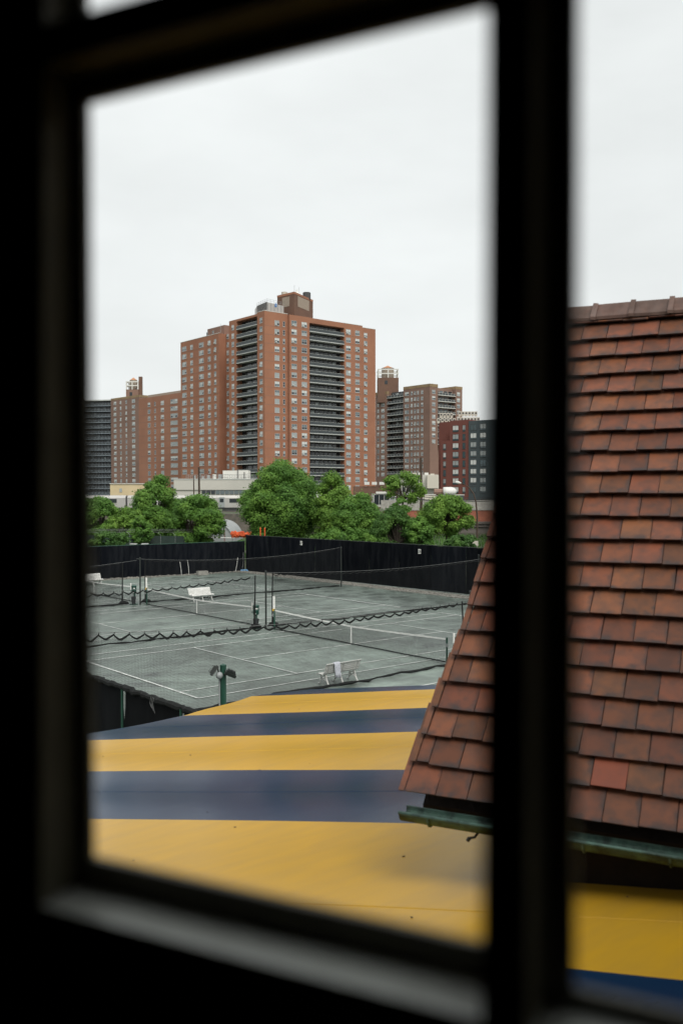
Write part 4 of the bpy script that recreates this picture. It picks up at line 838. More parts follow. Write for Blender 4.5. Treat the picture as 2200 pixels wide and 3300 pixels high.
for cy, lab in ((0.0, 'tall white scorekeeper with an orange tab on the left post of the nearest net'), (14.61, 'tall white scorekeeper on the left post of the middle court net')):
    t = thing('scorekeeper', lab, 'scorekeeper', (.0, cy + 6.5, 1.0), 0, 'white scorekeepers on net posts')
    b = MB(); b.b2(-.05, .05, cy + 6.46, cy + 6.54, 1.125, 1.80)
    for k in range(7): b.b2(-.058, .058, cy + 6.452, cy + 6.548, 1.2 + k * .09, 1.225 + k * .09)
    b.build('board', 'white_paint', t)
    b = MB(); b.b2(-.06, .06, cy + 6.44, cy + 6.56, 1.0, 1.125); b.build('clip_tab', 'yellow_tape', t)
def post(x, y, h, label, g='tall black posts holding the divider nets'):
    t = thing('divider_post', label, 'post', (x, y, 0), 0, g)
    b = MB(); b.tube([(x, y, 0), (x, y, h)], .05, 8); b.build('shaft', 'post_black', t)
    b = MB(); b.lathe([(.062, h), (.062, h + .04), (.03, h + .07), (.005, h + .08)], (x, y, 0), 8); b.build('cap', 'post_black', t)
post(.9, -7.0, 3.08, 'tall black divider post beside the tiled roof edge, nearest of the posts')
post(.0, 7.25, 3.08, 'tall black divider post standing between the two nearest tennis nets')
post(-.3, 21.4, 3.08, 'tall black divider post left of the bare white bench')
post(17.4, 21.75, 3.1, 'black divider post standing against the black fence, left of plate 28')
post(19.2, 8.9, 3.05, 'black divider post at the fence near the tiled roof edge')
def divider(x0, x1, y, h0, hm, h1, label, dip, step, mesh=True, sack=0, band=.05, cabx=None):
    t = thing('divider_net', label, 'divider net', ((x0 + x1) / 2, y, 0), 0, 'black divider nets between the courts')
    xm = (x0 + x1) / 2; hw = abs(x1 - x0) / 2
    def H(x):
        f = (x - xm) / hw; c = (h0 + h1) / 2 - hm; return hm + c * f * f + (h1 - h0) / 2 * f
    def ysag(x, z): return y + .10 * math.sin((x - x0) * .9) * (1 - z / 3) + .05 * math.sin((x - x0) * 2.3 + z)
    def top(x):
        f = ((x - x0) / step) % 1.0; k = int((x - x0) / step); jit = .72 + .5 * abs(math.sin(k * 12.9898 + y) * 43758.5453 % 1.0); f = f ** (.8 + .5 * (math.sin(k * 78.233) * 437.5 % 1.0)); return H(x) - dip * (1.35 - .85 * (x - x0) / abs(x1 - x0)) * jit * (1 - abs(2 * f - 1)) ** .85 - .03
    b = MB(); hh = .003; n = max(2, int(abs(x1 - x0) / .05)); zs = 6
    if mesh:
        for i in range(n + 1):
            x = x0 + (x1 - x0) * i / n; tp = top(x)
            for k in range(zs):
                za, zb = .03 + (tp - .03) * k / zs, .03 + (tp - .03) * (k + 1) / zs
                b.face([(x - hh, ysag(x, za), za), (x + hh, ysag(x, za), za), (x + hh, ysag(x, zb), zb), (x - hh, ysag(x, zb), zb)])
        nz = 52; nx = int(abs(x1 - x0) / .26)
        for k in range(1, nz):
            for i in range(nx):
                xa, xb = x0 + (x1 - x0) * i / nx, x0 + (x1 - x0) * (i + 1) / nx; za, zb = top(xa) * k / nz, top(xb) * k / nz
                b.face([(xa, ysag(xa, za), za - hh), (xb, ysag(xb, zb), zb - hh), (xb, ysag(xb, zb), zb + hh), (xa, ysag(xa, za), za + hh)])
        o = b.build('net_mesh', 'black_net', t); o['kind'] = 'stuff'
    b = MB(); n = int(abs(x1 - x0) / step)
    for i in range(n):
        for (fa, fb) in ((0, .12), (.12, .35), (.35, .5), (.5, .65), (.65, .88), (.88, 1)):
            xa, xb = x0 + step * (i + fa), x0 + step * (i + fb); za, zb = top(xa), top(xb)
            ba, bb_ = [band * (1.5 + .9 * math.sin(math.pi * q) + .25 * math.sin(i * 2.1)) for q in (fa, fb)]
            b.hexa([(xa, ysag(xa, za) - .02, za - ba), (xb, ysag(xb, zb) - .02, zb - bb_), (xb, ysag(xb, zb) + .02, zb - bb_), (xa, ysag(xa, za) + .02, za - ba),
                    (xa, ysag(xa, za) - .02, za), (xb, ysag(xb, zb) - .02, zb), (xb, ysag(xb, zb) + .02, zb), (xa, ysag(xa, za) + .02, za)])
        xa = x0 + step * i; b.b2(xa - .008, xa + .008, y - .01, y + .01, H(xa) - .06, H(xa) + .03)
    b.build('scalloped_hem', 'black_net', t)
    cx0, cx1 = cabx or (x0, x1)
    b = MB(); pts = []
    for k in range(31): x = cx0 + (cx1 - cx0) * k / 30; pts.append((x, y, H(x) + .02))
    b.tube(pts, .009, 5); b.build('cable', 'cable', t)
    b = MB(); m = int(abs(x1 - x0) / .35); pts = [(x0 + (x1 - x0) * k / m, ysag(x0 + (x1 - x0) * k / m, 0) + rnd.gauss(0, .05), .045 + rnd.uniform(0, .02)) for k in range(m + 1)]
    b.tube(pts, [rnd.uniform(.03, .07) for _ in pts], 6); b.build('bottom_hem', 'black_net', t)
    for xe in ((x1,) if sack > 0 else (x0,)):
        b = MB(); b.tube([(xe, ysag(xe, z), z) for z in (.05, .5, 1.2, 1.9, H(xe))], [.08, .05, .04, .035, .03], 6); b.build('edge_binding', 'black_net', t)
        b = MB(); b.tube([(xe - .35, y, .07), (xe - .15, y + .03, .15), (xe + .05, y, .16), (xe + .3, y - .04, .12), (xe + .4, y - .05, .06)], [.03, .11, .13, .1, .03], 7); b.build('net_bundle', 'black_net', t)
    return t
divider(-18.0, .35, -7.05, 3.12, 2.60, 2.72, 'black divider net hanging in front of the nearest court and the bench with the towel', .14, .53, sack=1, band=.030, cabx=(-18.0, .9))
divider(1.6, 19.2, -7.05, 2.72, 2.55, 3.0, 'black divider net running behind the tiled roof edge at the right', .06, .53, sack=-1, cabx=(.9, 19.2))
divider(-18.0, -.7, 7.3, 3.05, 2.62, 2.92, 'black divider net between the nearest and middle courts, left of the post', .13, .53, sack=1, band=.030, cabx=(-18.0, 0))
divider(.5, 19.2, 7.3, 3.0, 2.72, 3.05, 'black divider net to the right of the post between the two nearest tennis nets', .06, .53, sack=-1, band=.022, cabx=(0, 19.2))
divider(.35, 17.4, 21.9, 2.95, 2.62, 3.08, 'black divider net strung behind the bare white bench', .05, .55, sack=-1, band=.018, cabx=(-.3, 17.4))
divider(-18.0, -1.3, 21.9, 2.9, 2.5, 2.82, 'black divider net at the far left, beyond the trash bin with the cooler', .05, .55, sack=1, band=.018, cabx=(-18, -.3))

# ------------------------------------------------------------------ benches
def bench(x, y, rz, label, legs=3, ln=1.75):
    t = thing('park_bench', label, 'bench', (x, y, 0), rz, 'white slatted benches at the courts')
    seat = [(.27, .395), (.205, .425), (.13, .43), (.055, .425), (-.02, .418), (-.095, .418)]
    backr = [(-.175, .47), (-.215, .545), (-.245, .62), (-.27, .695), (-.30, .77), (-.345, .825)]
    allp = seat + backr
    for k, (py, pz) in enumerate(allp):
        a = allp[max(0, k - 1)]; c = allp[min(len(allp) - 1, k + 1)]; d = V((0, a[0] - c[0], a[1] - c[1])).normalized(); b = MB()
        b.box((0, py, pz), (ln, .068, .026), (V((1, 0, 0)), d, V((1, 0, 0)).cross(d))); b.build('slat', 'white_paint', t, world=False)
    for k in range(legs):
        x_ = (-.5 + k / (legs - 1)) * (ln - .3); b = MB()
        def strip(pts, wd=.05, th=.035):
            b.tube([(x_, p[0], p[1]) for p in pts], [th * .95] * len(pts), 6)
        strip([(.27, .37), (.20, .40), (.05, .40), (-.10, .395), (-.165, .44), (-.235, .545), (-.29, .69), (-.35, .83), (-.40, .85)])
        strip([(.20, .40), (.17, .30), (.19, .18), (.24, .06), (.29, .015), (.33, .012)]); strip([(-.12, .40), (-.13, .30), (-.19, .18), (-.25, .06), (-.30, .015), (-.34, .012)])
        strip([(.18, .22), (.10, .30), (.0, .33), (-.08, .30), (-.17, .22)], th=.028); strip([(.19, .12), (.08, .20), (0, .22), (-.08, .20), (-.19, .12)], th=.022)
        b.build('leg', 'white_paint', t, world=False, smooth=True)
    return t
bench(-6.2, -6.55, 0.0, 'white slatted bench seen from behind with a towel over its back')
bench(4.0, 20.75, math.pi, 'bare white slatted bench facing the middle court')
bench(3.0, 36.2, math.pi, 'white slatted bench half cut off at the left edge, by the far black fence')
t = thing('towel', 'white towel hanging over the back of the nearest bench', 'towel', (-6.62, -6.9, .85)); b = MB(); nx = 10
prof = [(-.24, .62), (-.27, .72), (-.31, .83), (-.345, .875), (-.385, .86), (-.395, .78), (-.39, .62), (-.40, .46), (-.41, .30)]
for j, (py, pz) in enumerate(prof):
    for i in range(nx + 1):
        f = i / nx; w_ = 1 - .02 * j; b.v.append((-6.62 + (f - .5) * .30 * w_ + .01 * j, -6.55 + py + .018 * math.sin(f * 15 + j * .4) * min(1, j / 4), pz - (.03 * f if j > 5 else 0)))
for j in range(len(prof) - 1):
    for i in range(nx): a = j * (nx + 1) + i; b.f.append((a, a + 1, a + nx + 2, a + nx + 1)); b.mi.append(0)
o = b.build('cloth', 'towel', t, smooth=True); so_ = o.modifiers.new('thickness', 'SOLIDIFY'); so_.thickness = .018

# ------------------------------------------------------------------ drink coolers with bins, floodlight pole, odds and ends
def cooler(x, y, label):
    t = thing('cooler_stand', label, 'water cooler', (x, y, 0), math.radians(-40), 'green drink coolers on stands')
    b = MB(); b.tube([(0, 0, .03), (0, 0, .86)], .03, 8); b.lathe([(.30, 0), (.30, .03), (.04, .05)], n=14); b.build('stand', 'post_green', t, world=False)
    b = MB(); b.lathe([(.15, .74), (.165, .78), (.165, .95), (.172, .96), (.172, .98), (.165, .99), (.16, 1.18), (.175, 1.19), (.175, 1.25), (.13, 1.27), (.05, 1.29)], n=16); c = b.build('cooler', 'green_plastic', t, world=False, smooth=True)
    b = MB(); b.box((0, -.2, .80), (.03, .07, .04)); b.build('spigot', 'sign_white', c, world=False)
    b = MB(); b.box((.05, -.166, 1.08), (.13, .02, .06)); b.build('label_plate', 'sign_white', c, world=False)
    b = MB(); b.lathe([(.05, .98), (.05, 1.38), (.03, 1.40)], (-.21, 0, 0), 10); b.build('cup_tube', 'sign_white', t, world=False)
    b = MB(); b.box((-.11, 0, 1.2), (.24, .05, .03)); b.box((-.1, 0, .88), (.3, .05, .04)); b.build('bracket', 'post_green', t, world=False)
    b = MB(); b.lathe([(.12, .04), (.16, .5), (.175, .5), (.175, .53), (.14, .53), (.11, .08)], (.02, -.2, 0), 14); b.build('trash_bin', 'bin_black', t, world=False)
cooler(-.1, -7.25, 'green drink cooler on a stand partly behind the edge of the tiled roof'); cooler(-.45, 7.55, 'green drink cooler with a black bin between the two nearest tennis nets'); cooler(-.55, 21.8, 'green drink cooler with a black bin left of the bare bench')
lp = V((-17.0, -15.27, 0)); t = thing('floodlight_pole', 'short green pole with two tilted black floodlights above the canopy edge', 'floodlight', tuple(lp), math.radians(-39.7))
b = MB(); b.tube([(0, 0, 0), (0, 0, 3.2)], .075, 14); b.lathe([(.08, 3.2), (.08, 3.24), (.02, 3.26)], n=14); b.build('pole', 'post_green', t, world=False, smooth=False)
b = MB(); b.tube([(-.085, -.02, 0), (-.085, -.02, 3.0)], .02, 8); b.build('conduit', 'galv', t, world=False)
b = MB(); b.lathe([(.01, -.09), (.07, -.06), (.09, 0), (.07, .06), (.01, .09)], (-.08, -.1, 3.0), 10); b.build('junction_box', 'galv', t, world=False, smooth=True)
for sx, ang, yaw in ((-.20, -55, 20), (.19, 25, -20)):
    a = math.radians(ang); ax = (V((math.cos(a), .25, -math.sin(a))).normalized(), None, None); X = ax[0]; Y = V((0, 1, 0)); Y = (Y - X * Y.dot(X)).normalized(); Z = X.cross(Y)
    c = V((sx, -.12, 3.04 if sx > 0 else 3.12)); b = MB(); b.box(c, (.28, .20, .06), (X, Y, Z)); b.box(c + Z * .045, (.22, .14, .04), (X, Y, Z))
    for q in range(5): b.box(c + Z * .085 + X * (-.08 + q * .04), (.012, .16, .04), (X, Y, Z))
    b.tube([c - X * .12 * (1 if sx > 0 else -1), V((-.08 if sx < 0 else .03, -.1, 3.02))], .02, 6)
    h = b.build('floodlight', 'post_black', t, world=False); b = MB(); b.box(c - Z * .04, (.25, .17, .012), (X, Y, Z)); b.build('lens', 'train_dark', h, world=False)
def single(name, mb, mats, label, cat, group=None): o = mb.build(name, mats); return tag(o, label, cat, group)
p = gnd(652, 1853); b = MB(); b.box((p.x, p.y, .18), (1.0, .45, .36), (V((.99, -.1, 0)), V((.1, .99, 0)), RZ)); single('concrete_block', b, 'concrete', 'weathered concrete block lying at the foot of the left black fence', 'block')
sticks = [((797, 248), (782, 130), .02, 'first white stick leaning on the left black fence, left of its twin'), ((860, 245), (846, 118), .02, 'second white stick leaning on the left black fence, nearer the concrete block'), ((1250, 218), (1270, 98), .022, 'white stick leaning right, in the fence corner'), ((1308, 215), (1317, 52), .012, 'thin grey stick with a blue rag at its foot, in the fence corner')]
for (a, c, r, lab) in sticks:
    q = gnd(280 + a[0] * .38265, 1760 + a[1] * .38265); dd = (q - EYE).dot(CF); top = at(280 + c[0] * .38265, 1760 + c[1] * .38265, dd + .1)
    b = MB(); b.tube([q, (q + top) / 2 + V((.03, 0, 0)), top], r, 6); single('leaning_stick', b, 'white_paint' if r > .015 else 'steel', lab, 'stick', 'sticks leaning on the fence')
q = gnd(787, 1841); b = MB()
for k in range(14): b.box(q + V((rnd.gauss(0, .25), rnd.gauss(0, .1), .08)), (.3, .15, .1), (V((rnd.random(), 1, .3)).normalized(), V((1, -.3, .2)).normalized(), V((0, .3, 1)).normalized()))
single('blue_rag', b, 'blue_cloth', 'crumpled blue rag on the ground in the fence corner', 'rag')
# green service fence with barbed wire arms behind the left fence
t = thing('service_fence', 'green screened chain link fence with barbed wire arms beyond the left court fence', 'fence', (14, 60, 0)); P, Q = at(200, 1700, 88), at(655, 1700, 101); P.z = Q.z = 0
n = 9
for k in range(n):
    a, c = P.lerp(Q, k / n), P.lerp(Q, (k + 1) / n); zt = lambda f: 3.45 - .75 * f
    b = MB(); b.face([a + RZ * .1, c + RZ * .1, c + RZ * zt((k + 1) / n), a + RZ * zt(k / n)]); b.build('windscreen_panel', 'windscreen_green', t)
    b = MB(); b.tube([a, a + RZ * (zt(k / n) + .08), a + RZ * (zt(k / n) + .34) - RX * .26], .018, 5); b.build('post', 'steel', t)
for q in (0, .15, .3):
    b = MB(); b.tube([P + RZ * (3.7 + q) - RX * q, Q + RZ * (3.15 + q) - RX * q], .012, 4); b.build('barbed_wire', 'steel', t)
# ------------------------------------------------------------------ railway, yard and street things
def rails(t, d, z): 
    b = MB()
    for q in (0, 1.44): b2 = XR(10, d + q, z); b.box((b2.x, b2.y, z + .08), (320, .08, .16), (RX, RF, RZ))
    b.build('rail', 'steel_rail', t)
tk = thing('railway_track', 'railway track running along the top of the stone retaining wall', 'railway track', tuple(XR(0, 170, 3.4)))
for d in (167, 172, 199.5): rails(tk, d, 3.42)
b = MB()
for k in range(160):
    for d in (167.7, 172.7): c = XR(-60 + k * .9, d, 3.43); b.box(c, (.25, 2.5, .1), (RX, RF, RZ))
o = b.build('sleepers', 'wood_pole', tk); o['kind'] = 'stuff'
def train_car(px0, px1, d, label):
    a, c = at(px0, 1590, d), at(px1, 1590, d); Ln = (c - a).length; m = V(((a.x + c.x) / 2, (a.y + c.y) / 2, 3.6)); t = thing('train_car', label, 'train', tuple(m), 0, 'silver commuter train cars'); ax = (RX, RF, RZ); W_ = 3.0; z0, z1 = 4.35, zat(1594, d) - .1
    b = MB(); pr = [(-W_ / 2, z0), (-W_ / 2, z1 - .55), (-W_ / 2 + .25, z1 - .18), (-W_ / 2 + .8, z1), (W_ / 2 - .8, z1), (W_ / 2 - .25, z1 - .18), (W_ / 2, z1 - .55), (W_ / 2, z0)]
    M_ = V((m.x, m.y, 0)) + RF * W_ / 2; Ls = [[M_ + RX * s + RF * y + RZ * z for y, z in pr] for s in (-Ln / 2, Ln / 2)]
    for k in range(len(pr)): b.face([Ls[0][k], Ls[1][k], Ls[1][(k + 1) % 8], Ls[0][(k + 1) % 8]][::-1])
    b.face(Ls[0]); b.face(Ls[1][::-1]); b.build('body', 'train_steel', t)
    n = int(Ln / 2.6); F0 = V((m.x, m.y, 0)) - RF * .02
    for k in range(n):
        s = -Ln / 2 + 1.5 + (Ln - 3) * (k + .5) / n
        if k % 5 == 2:
            b = MB(); p = F0 + RX * s; b.box((p.x, p.y, z0 + 1.15), (1.25, .06, 2.2), ax); dr = b.build('door', 'galv', t)
            b = MB(); p = p - RF * .04; b.box((p.x, p.y, z0 + 1.55), (.8, .04, .8), ax); b.build('door_window', 'glass_dark', dr)
        else:
            b = MB(); p = F0 + RX * s; b.box((p.x, p.y, z0 + 1.5), (1.75, .07, .85), ax); b.build('window', 'glass_dark', t)
    b = MB(); p = V((m.x, m.y, 0)) + RF * W_ / 2
    for s in (-Ln * .36, Ln * .36): q = p + RX * s; b.box((q.x, q.y, 3.85), (3.2, 2.4, .7), ax)
    b.box((p.x, p.y, 4.2), (Ln * .96, 2.6, .3), ax); b.box((p.x, p.y, 3.95), (Ln * .4, 2.3, .45), ax); b.build('undercarriage', 'train_dark', t)
    b = MB(); q = p + RX * (Ln / 2 + .25); b.box((q.x, q.y, (z0 + z1) / 2), (.5, 2.4, z1 - z0 - .5), ax); b.build('gangway', 'train_dark', t)
    b = MB(); q = p + RX * (Ln * .1); b.box((q.x, q.y, z1 + .1), (3.5, 1.6, .3), ax); b.build('roof_unit', 'galv', t)
train_car(20, 404, 200, 'silver commuter train car at the left, in front of the cream building')
train_car(410, 793, 200, 'silver train car seen between the big trees, in front of the off white building')
train_car(799, 1182, 200, 'silver commuter train car mostly hidden behind the largest tree')
# front of a dark train and equipment beyond the slender tree
a, c = at(1203, 1590, 176), at(1256, 1590, 176); m = (a + c) / 2; t = thing('train_cab', 'dark fronted train cab with white frame and red lamp, half hidden by leaves', 'train', (m.x, m.y, 3.5)); ax = (RX, RF, RZ)
W_ = (c - a).length; zt_, zb_ = zat(1591, 176), zat(1634, 176)
b = MB(); b.box((m.x + RF.x * 6, m.y + RF.y * 6, (zt_ + zb_) / 2), (W_, 12, zt_ - zb_), ax); b.build('body', 'train_steel', t)
b = MB()
for k in range(3): q = m + RX * ((k - 1) * W_ * .31) - RF * .03; b.box((q.x, q.y, zb_ + (zt_ - zb_) * .55), (W_ * .27, .08, (zt_ - zb_) * .72), ax)
b.build('windscreen', 'glass_dark', t)
b = MB(); b.box((m.x - RF.x * .04, m.y - RF.y * .04, zt_ + .2), (W_ * .7, .5, .4), ax); b.build('roof_box', 'slab_white', t)
b = MB(); q = m - RX * W_ * .38 - RF * .08; b.lathe([(.14, -.05), (.14, .05)], (q.x, q.y, zb_ + .3), 8); b.build('lamp', 'lamp_red', t)
bw_ = thing('brick_wall', 'low rust red brick wall with a pale coping along the tracks at the right', 'wall', tuple(XR(40, 152, 2.9))); a, c = at(1235, 1590, 152), at(1600, 1590, 152); m = (a + c) / 2
zt_, zb_ = zat(1645, 152), zat(1681, 152); b = MB(); b.box((m.x, m.y, (zt_ + zb_) / 2), ((c - a).length, .4, zt_ - zb_), ax); b.build('wall_face', 'brick_rust', bw_)
b = MB(); b.box((m.x, m.y, zt_ + .15), ((c - a).length, .6, .3), ax); b.box((m.x, m.y + .6, zt_ + 1.0), ((c - a).length, .5, 1.4), ax); b.build('coping', 'concrete', bw_)
b = MB()
for z in (zb_ - .25, zb_ - .75): b.box((m.x - RF.x * 2, m.y - RF.y * 2, z), ((c - a).length, .2, .14), ax)
b.box((m.x - RF.x * 1, m.y - RF.y, zb_ - .9), ((c - a).length, 1.6, 1.8), ax); b.build('track_edge', 'steel_rail', bw_)
def upole(px, y0, d, r, label, arms=True):
    p = at(px, 1590, d); t = thing('utility_pole', label, 'utility pole', (p.x, p.y, 0), 0, 'wooden utility poles'); z = zat(y0, d); b = MB(); b.tube([(p.x, p.y, 0), (p.x + .05, p.y, z * .5), (p.x, p.y, z)], [r * 1.2, r * 1.05, r * .85], 8); b.build('shaft', 'wood_pole', t)
    if arms:
        b = MB(); b.box((p.x, p.y - .15, z - .6), (1.8, .12, .14), ax); b.build('crossarm', 'wood_pole', t)
        for s in (-.8, -.3, .3, .8): b = MB(); q = V((p.x, p.y - .15, z - .5)) + RX * s; b.lathe([(.04, 0), (.06, .06), (.03, .16)], q, 6); b.build('insulator', 'slab_grey', t)
    return V((p.x, p.y, z))
p1 = upole(641, 1505, 160, .19, 'dark wooden utility pole in front of the off white commercial building', False); p2 = upole(1356, 1474, 130, .19, 'tall brown wooden utility pole rising above the slender tree', False)
p3 = upole(624, 1532, 175, .12, 'thin pale pole just left of the dark utility pole', False)
for k, (pa, pb) in enumerate((((1260, 1578), (1620, 1601)), ((1260, 1586), (1620, 1605)), ((1250, 1594), (1620, 1612)), ((1250, 1601), (1640, 1603)))):
    A_, B_ = at(pa[0], pa[1], 128 + k), at(pb[0], pb[1], 122 + k); t = thing('overhead_cable', ['topmost thick black cable passing the brown utility pole at the right', 'second thick black cable from the top at the right', 'third thick black cable from the top at the right', 'lowest thick black cable at the right'][k], 'cable', tuple(A_), 0, 'overhead cables')
    b = MB(); b.tube([A_.lerp(B_, q / 12) - RZ * (.5 * 4 * (q / 12) * (1 - q / 12)) for q in range(13)], .05 if k else .03, 5); b.build('wire', 'bin_black', t)
for k, (y0, y1) in enumerate(((1512, 1521), (1520, 1533))):
    A_, B_ = at(641, y0, 160), at(830, y1, 172); t = thing('overhead_wire', ['upper thin wire crossing the off white building', 'lower thin wire crossing the off white building'][k], 'cable', tuple(A_), 0, 'thin overhead wires'); b = MB(); b.tube([A_.lerp(B_, q / 10) - RZ * (3 * (q / 10) * (1 - q / 10)) for q in range(11)], .02, 4); b.build('wire', 'bin_black', t)
q = at(1537, 1760, 90); t = thing('street_lamp', 'grey street lamp with a curved arm reaching left, near the tiled roof', 'street lamp', (q.x, q.y, 0)); b = MB(); zz = lambda y: zat(y, 90)
b.tube([(q.x, q.y, 0)] + [tuple(at(x, y, 90)) for x, y in ((1537, 1660), (1533, 1618), (1526, 1592), (1512, 1572), (1497, 1562), (1484, 1557))], [.11, .09, .075, .06, .05, .045, .04], 8); b.build('pole', 'wood_pole', t)
h_ = at(1477, 1555, 90); b = MB(); b.tube([h_ + RX * .25 - RZ * .06, h_, h_ - RX * .3 + RZ * .03], [.05, .14, .09], 8); b.build('lamp_head', 'sign_white', t)
# white curved ducts
a = at(1432, 1585, 200); t = thing('white_duct', 'fat white round ended duct in front of the modern red block', 'duct', tuple(a)); b = MB(); b.tube([at(x, 1584, 200) for x in (1428, 1440, 1455, 1464, 1470)], [.95, .98, .98, .8, .3], 12); b.build('pipe', 'sign_white', t, smooth=True); b = MB(); b.tube([at(1398, 1586, 201), at(1428, 1586, 201)], .75, 10); b.build('collar', 'brick_brown', t)
a = at(1330, 1620, 185); t = thing('white_pipe', 'long white pipe running level behind the brown utility pole', 'pipe', tuple(a)); b = MB(); b.tube([at(x, y, 185) for x, y in ((1266, 1621), (1320, 1622), (1360, 1620), (1374, 1612))], .3, 8); b.build('pipe_run', 'sign_white', t)
for k, (px, py, w_, h2, mm, lab) in enumerate(((1262, 1612, 26, 22, 'galv', 'grey electrical cabinet right of the train cab'), (1322, 1600, 30, 26, 'slab_grey', 'grey electrical cabinet left of the brown pole'), (1385, 1604, 36, 18, 'ac_beige', 'beige electrical cabinet right of the brown pole'), (1432, 1604, 30, 14, 'galv', 'grey cabinet beneath the white duct'), (1480, 1606, 30, 20, 'railing_dark', 'dark cabinet at the right edge of the yard'))):
    d = 192 + k; c = at(px, py, d); c2 = c + RF * 1; wd, hh = w_ * d / FPX, h2 * d / FPX; t = thing('cabinet', lab, 'cabinet', (c2.x, c2.y, 3.4), 0, 'equipment cabinets by the railway'); b = MB(); z0 = 3.4; z1 = c.z + hh / 2; b.box((c2.x, c2.y, (z0 + z1) / 2), (wd, 1.6, z1 - z0), ax); b.build('case', mm, t)
    for s in (-.25, .25): b = MB(); q = c2 + RX * (wd * s) - RF * .82; b.box((q.x, q.y, (z0 + z1) / 2 + .1), (wd * .42, .05, (z1 - z0) * .8), ax); b.build('door', mm, t)
    b = MB(); b.box((c2.x, c2.y, z1 + .08), (wd * 1.08, 1.75, .14), ax); b.build('lid', 'slab_white', t)
# quonset hut, orange netting and posts
D3 = 122.0; xc = 686; c = at(xc, 1745, D3); base = zat(1748, D3); R_ = (752 - xc) * D3 / FPX; t = thing('arched_hut', 'grey arched corrugated metal hut with a roller door, right of the left trees', 'shed', (c.x, c.y, base)); ry = zat(1681, D3) - base; C0 = V((c.x, c.y, max(0, base)))
arc = [(math.cos(math.pi * k / 18) * R_, math.sin(math.pi * k / 18) * ry) for k in range(19)]
b = MB(); b.face([C0 + RX * x + RZ * z for x, z in arc][::-1]); b.build('end_wall', 'galv', t)
b = MB()
for (x0, z0), (x1, z1) in zip(arc, arc[1:]): b.face([C0 + RX * x0 + RZ * z0 - RF * .12, C0 + RX * x1 + RZ * z1 - RF * .12, C0 + RX * x1 + RZ * z1 + RF * 12, C0 + RX * x0 + RZ * z0 + RF * 12])
b.tube([C0 + RX * x * 1.0 + RZ * z - RF * .1 for x, z in arc], .07, 5); b.build('shell', 'galv', t)
dw0, dw1 = (648 - xc) * D3 / FPX, (722 - xc) * D3 / FPX; zd = zat(1706, D3) - C0.z; dr = MB().box(C0 + RX * ((dw0 + dw1) / 2) + RZ * zd / 2 - RF * .03, (dw1 - dw0, .08, zd), ax).build('roller_door', 'galv', t)
for k in range(int(zd / .16)): b = MB(); b.box(C0 + RX * ((dw0 + dw1) / 2) + RZ * (.08 + k * .16) - RF * .09, (dw1 - dw0 - .04, .04, .13), ax); b.build('slat', 'galv', dr)
MB().box(C0 + RX * (dw1 + .06) + RZ * zd / 2 - RF * .06, (.09, .1, zd), ax).build('door_jamb', 'brick_red', t)
b = MB(); b.tube([at(655, 1731, D3 - 8), at(752, 1734, D3 - 8)], .05, 5); single('yard_rail', b, 'white_paint', 'thin white rail in front of the arched hut', 'rail')
b = MB(); r2 = random.Random(3)
for k in range(30):
    p = at(748 + k * 2.0, 1722 + r2.uniform(-5, 6), 112 + r2.uniform(-1, 1)); X = V((r2.uniform(-1, 1), r2.uniform(-1, 1), r2.uniform(-.5, .5))).normalized(); Y = X.cross(V((.1, .2, 1))).normalized(); b.box(p, (.42, .3, .34), (X, Y, X.cross(Y)))
single('orange_netting', b, 'orange_net', 'crumpled heap of bright orange barrier netting beside the arched hut', 'netting')
for k, (x, lab) in enumerate(((839, 'first orange marker post under the largest tree, left of its twin'), (853, 'second orange marker post under the largest tree, right of its twin'))):
    p = at(x, 1725, 100); b = MB(); b.tube([(p.x, p.y, 0), (p.x, p.y, zat(1703, 100))], .06, 6); b.lathe([(.09, zat(1703, 100)), (.02, zat(1703, 100) + .12)], (p.x, p.y, 0), 6); single('marker_post', b, 'orange_net', lab, 'post', 'orange marker posts')
b = MB(); c = at(1530, 1758, 80); b.box((c.x, c.y, c.z / 2 + .2), (.5, .4, c.z + .4), ax); single('meter_box', b, 'ac_beige', 'small pale box on end behind the black fence, right of plate 28', 'box')
for k, x in enumerate((430, 467)):
    c = at(x, 1758, 84.5); b = MB(); b.box((c.x, c.y, c.z / 2 + .05), (.5, .4, c.z + .1), ax); b.box((c.x, c.y, c.z + .14), (.6, .5, .08), ax); single('pale_crate', b, 'slab_grey', ['pale box peeping over the left black fence, left of its twin', 'pale box peeping over the left black fence, right of its twin'][k], 'box', 'pale boxes behind the left fence')

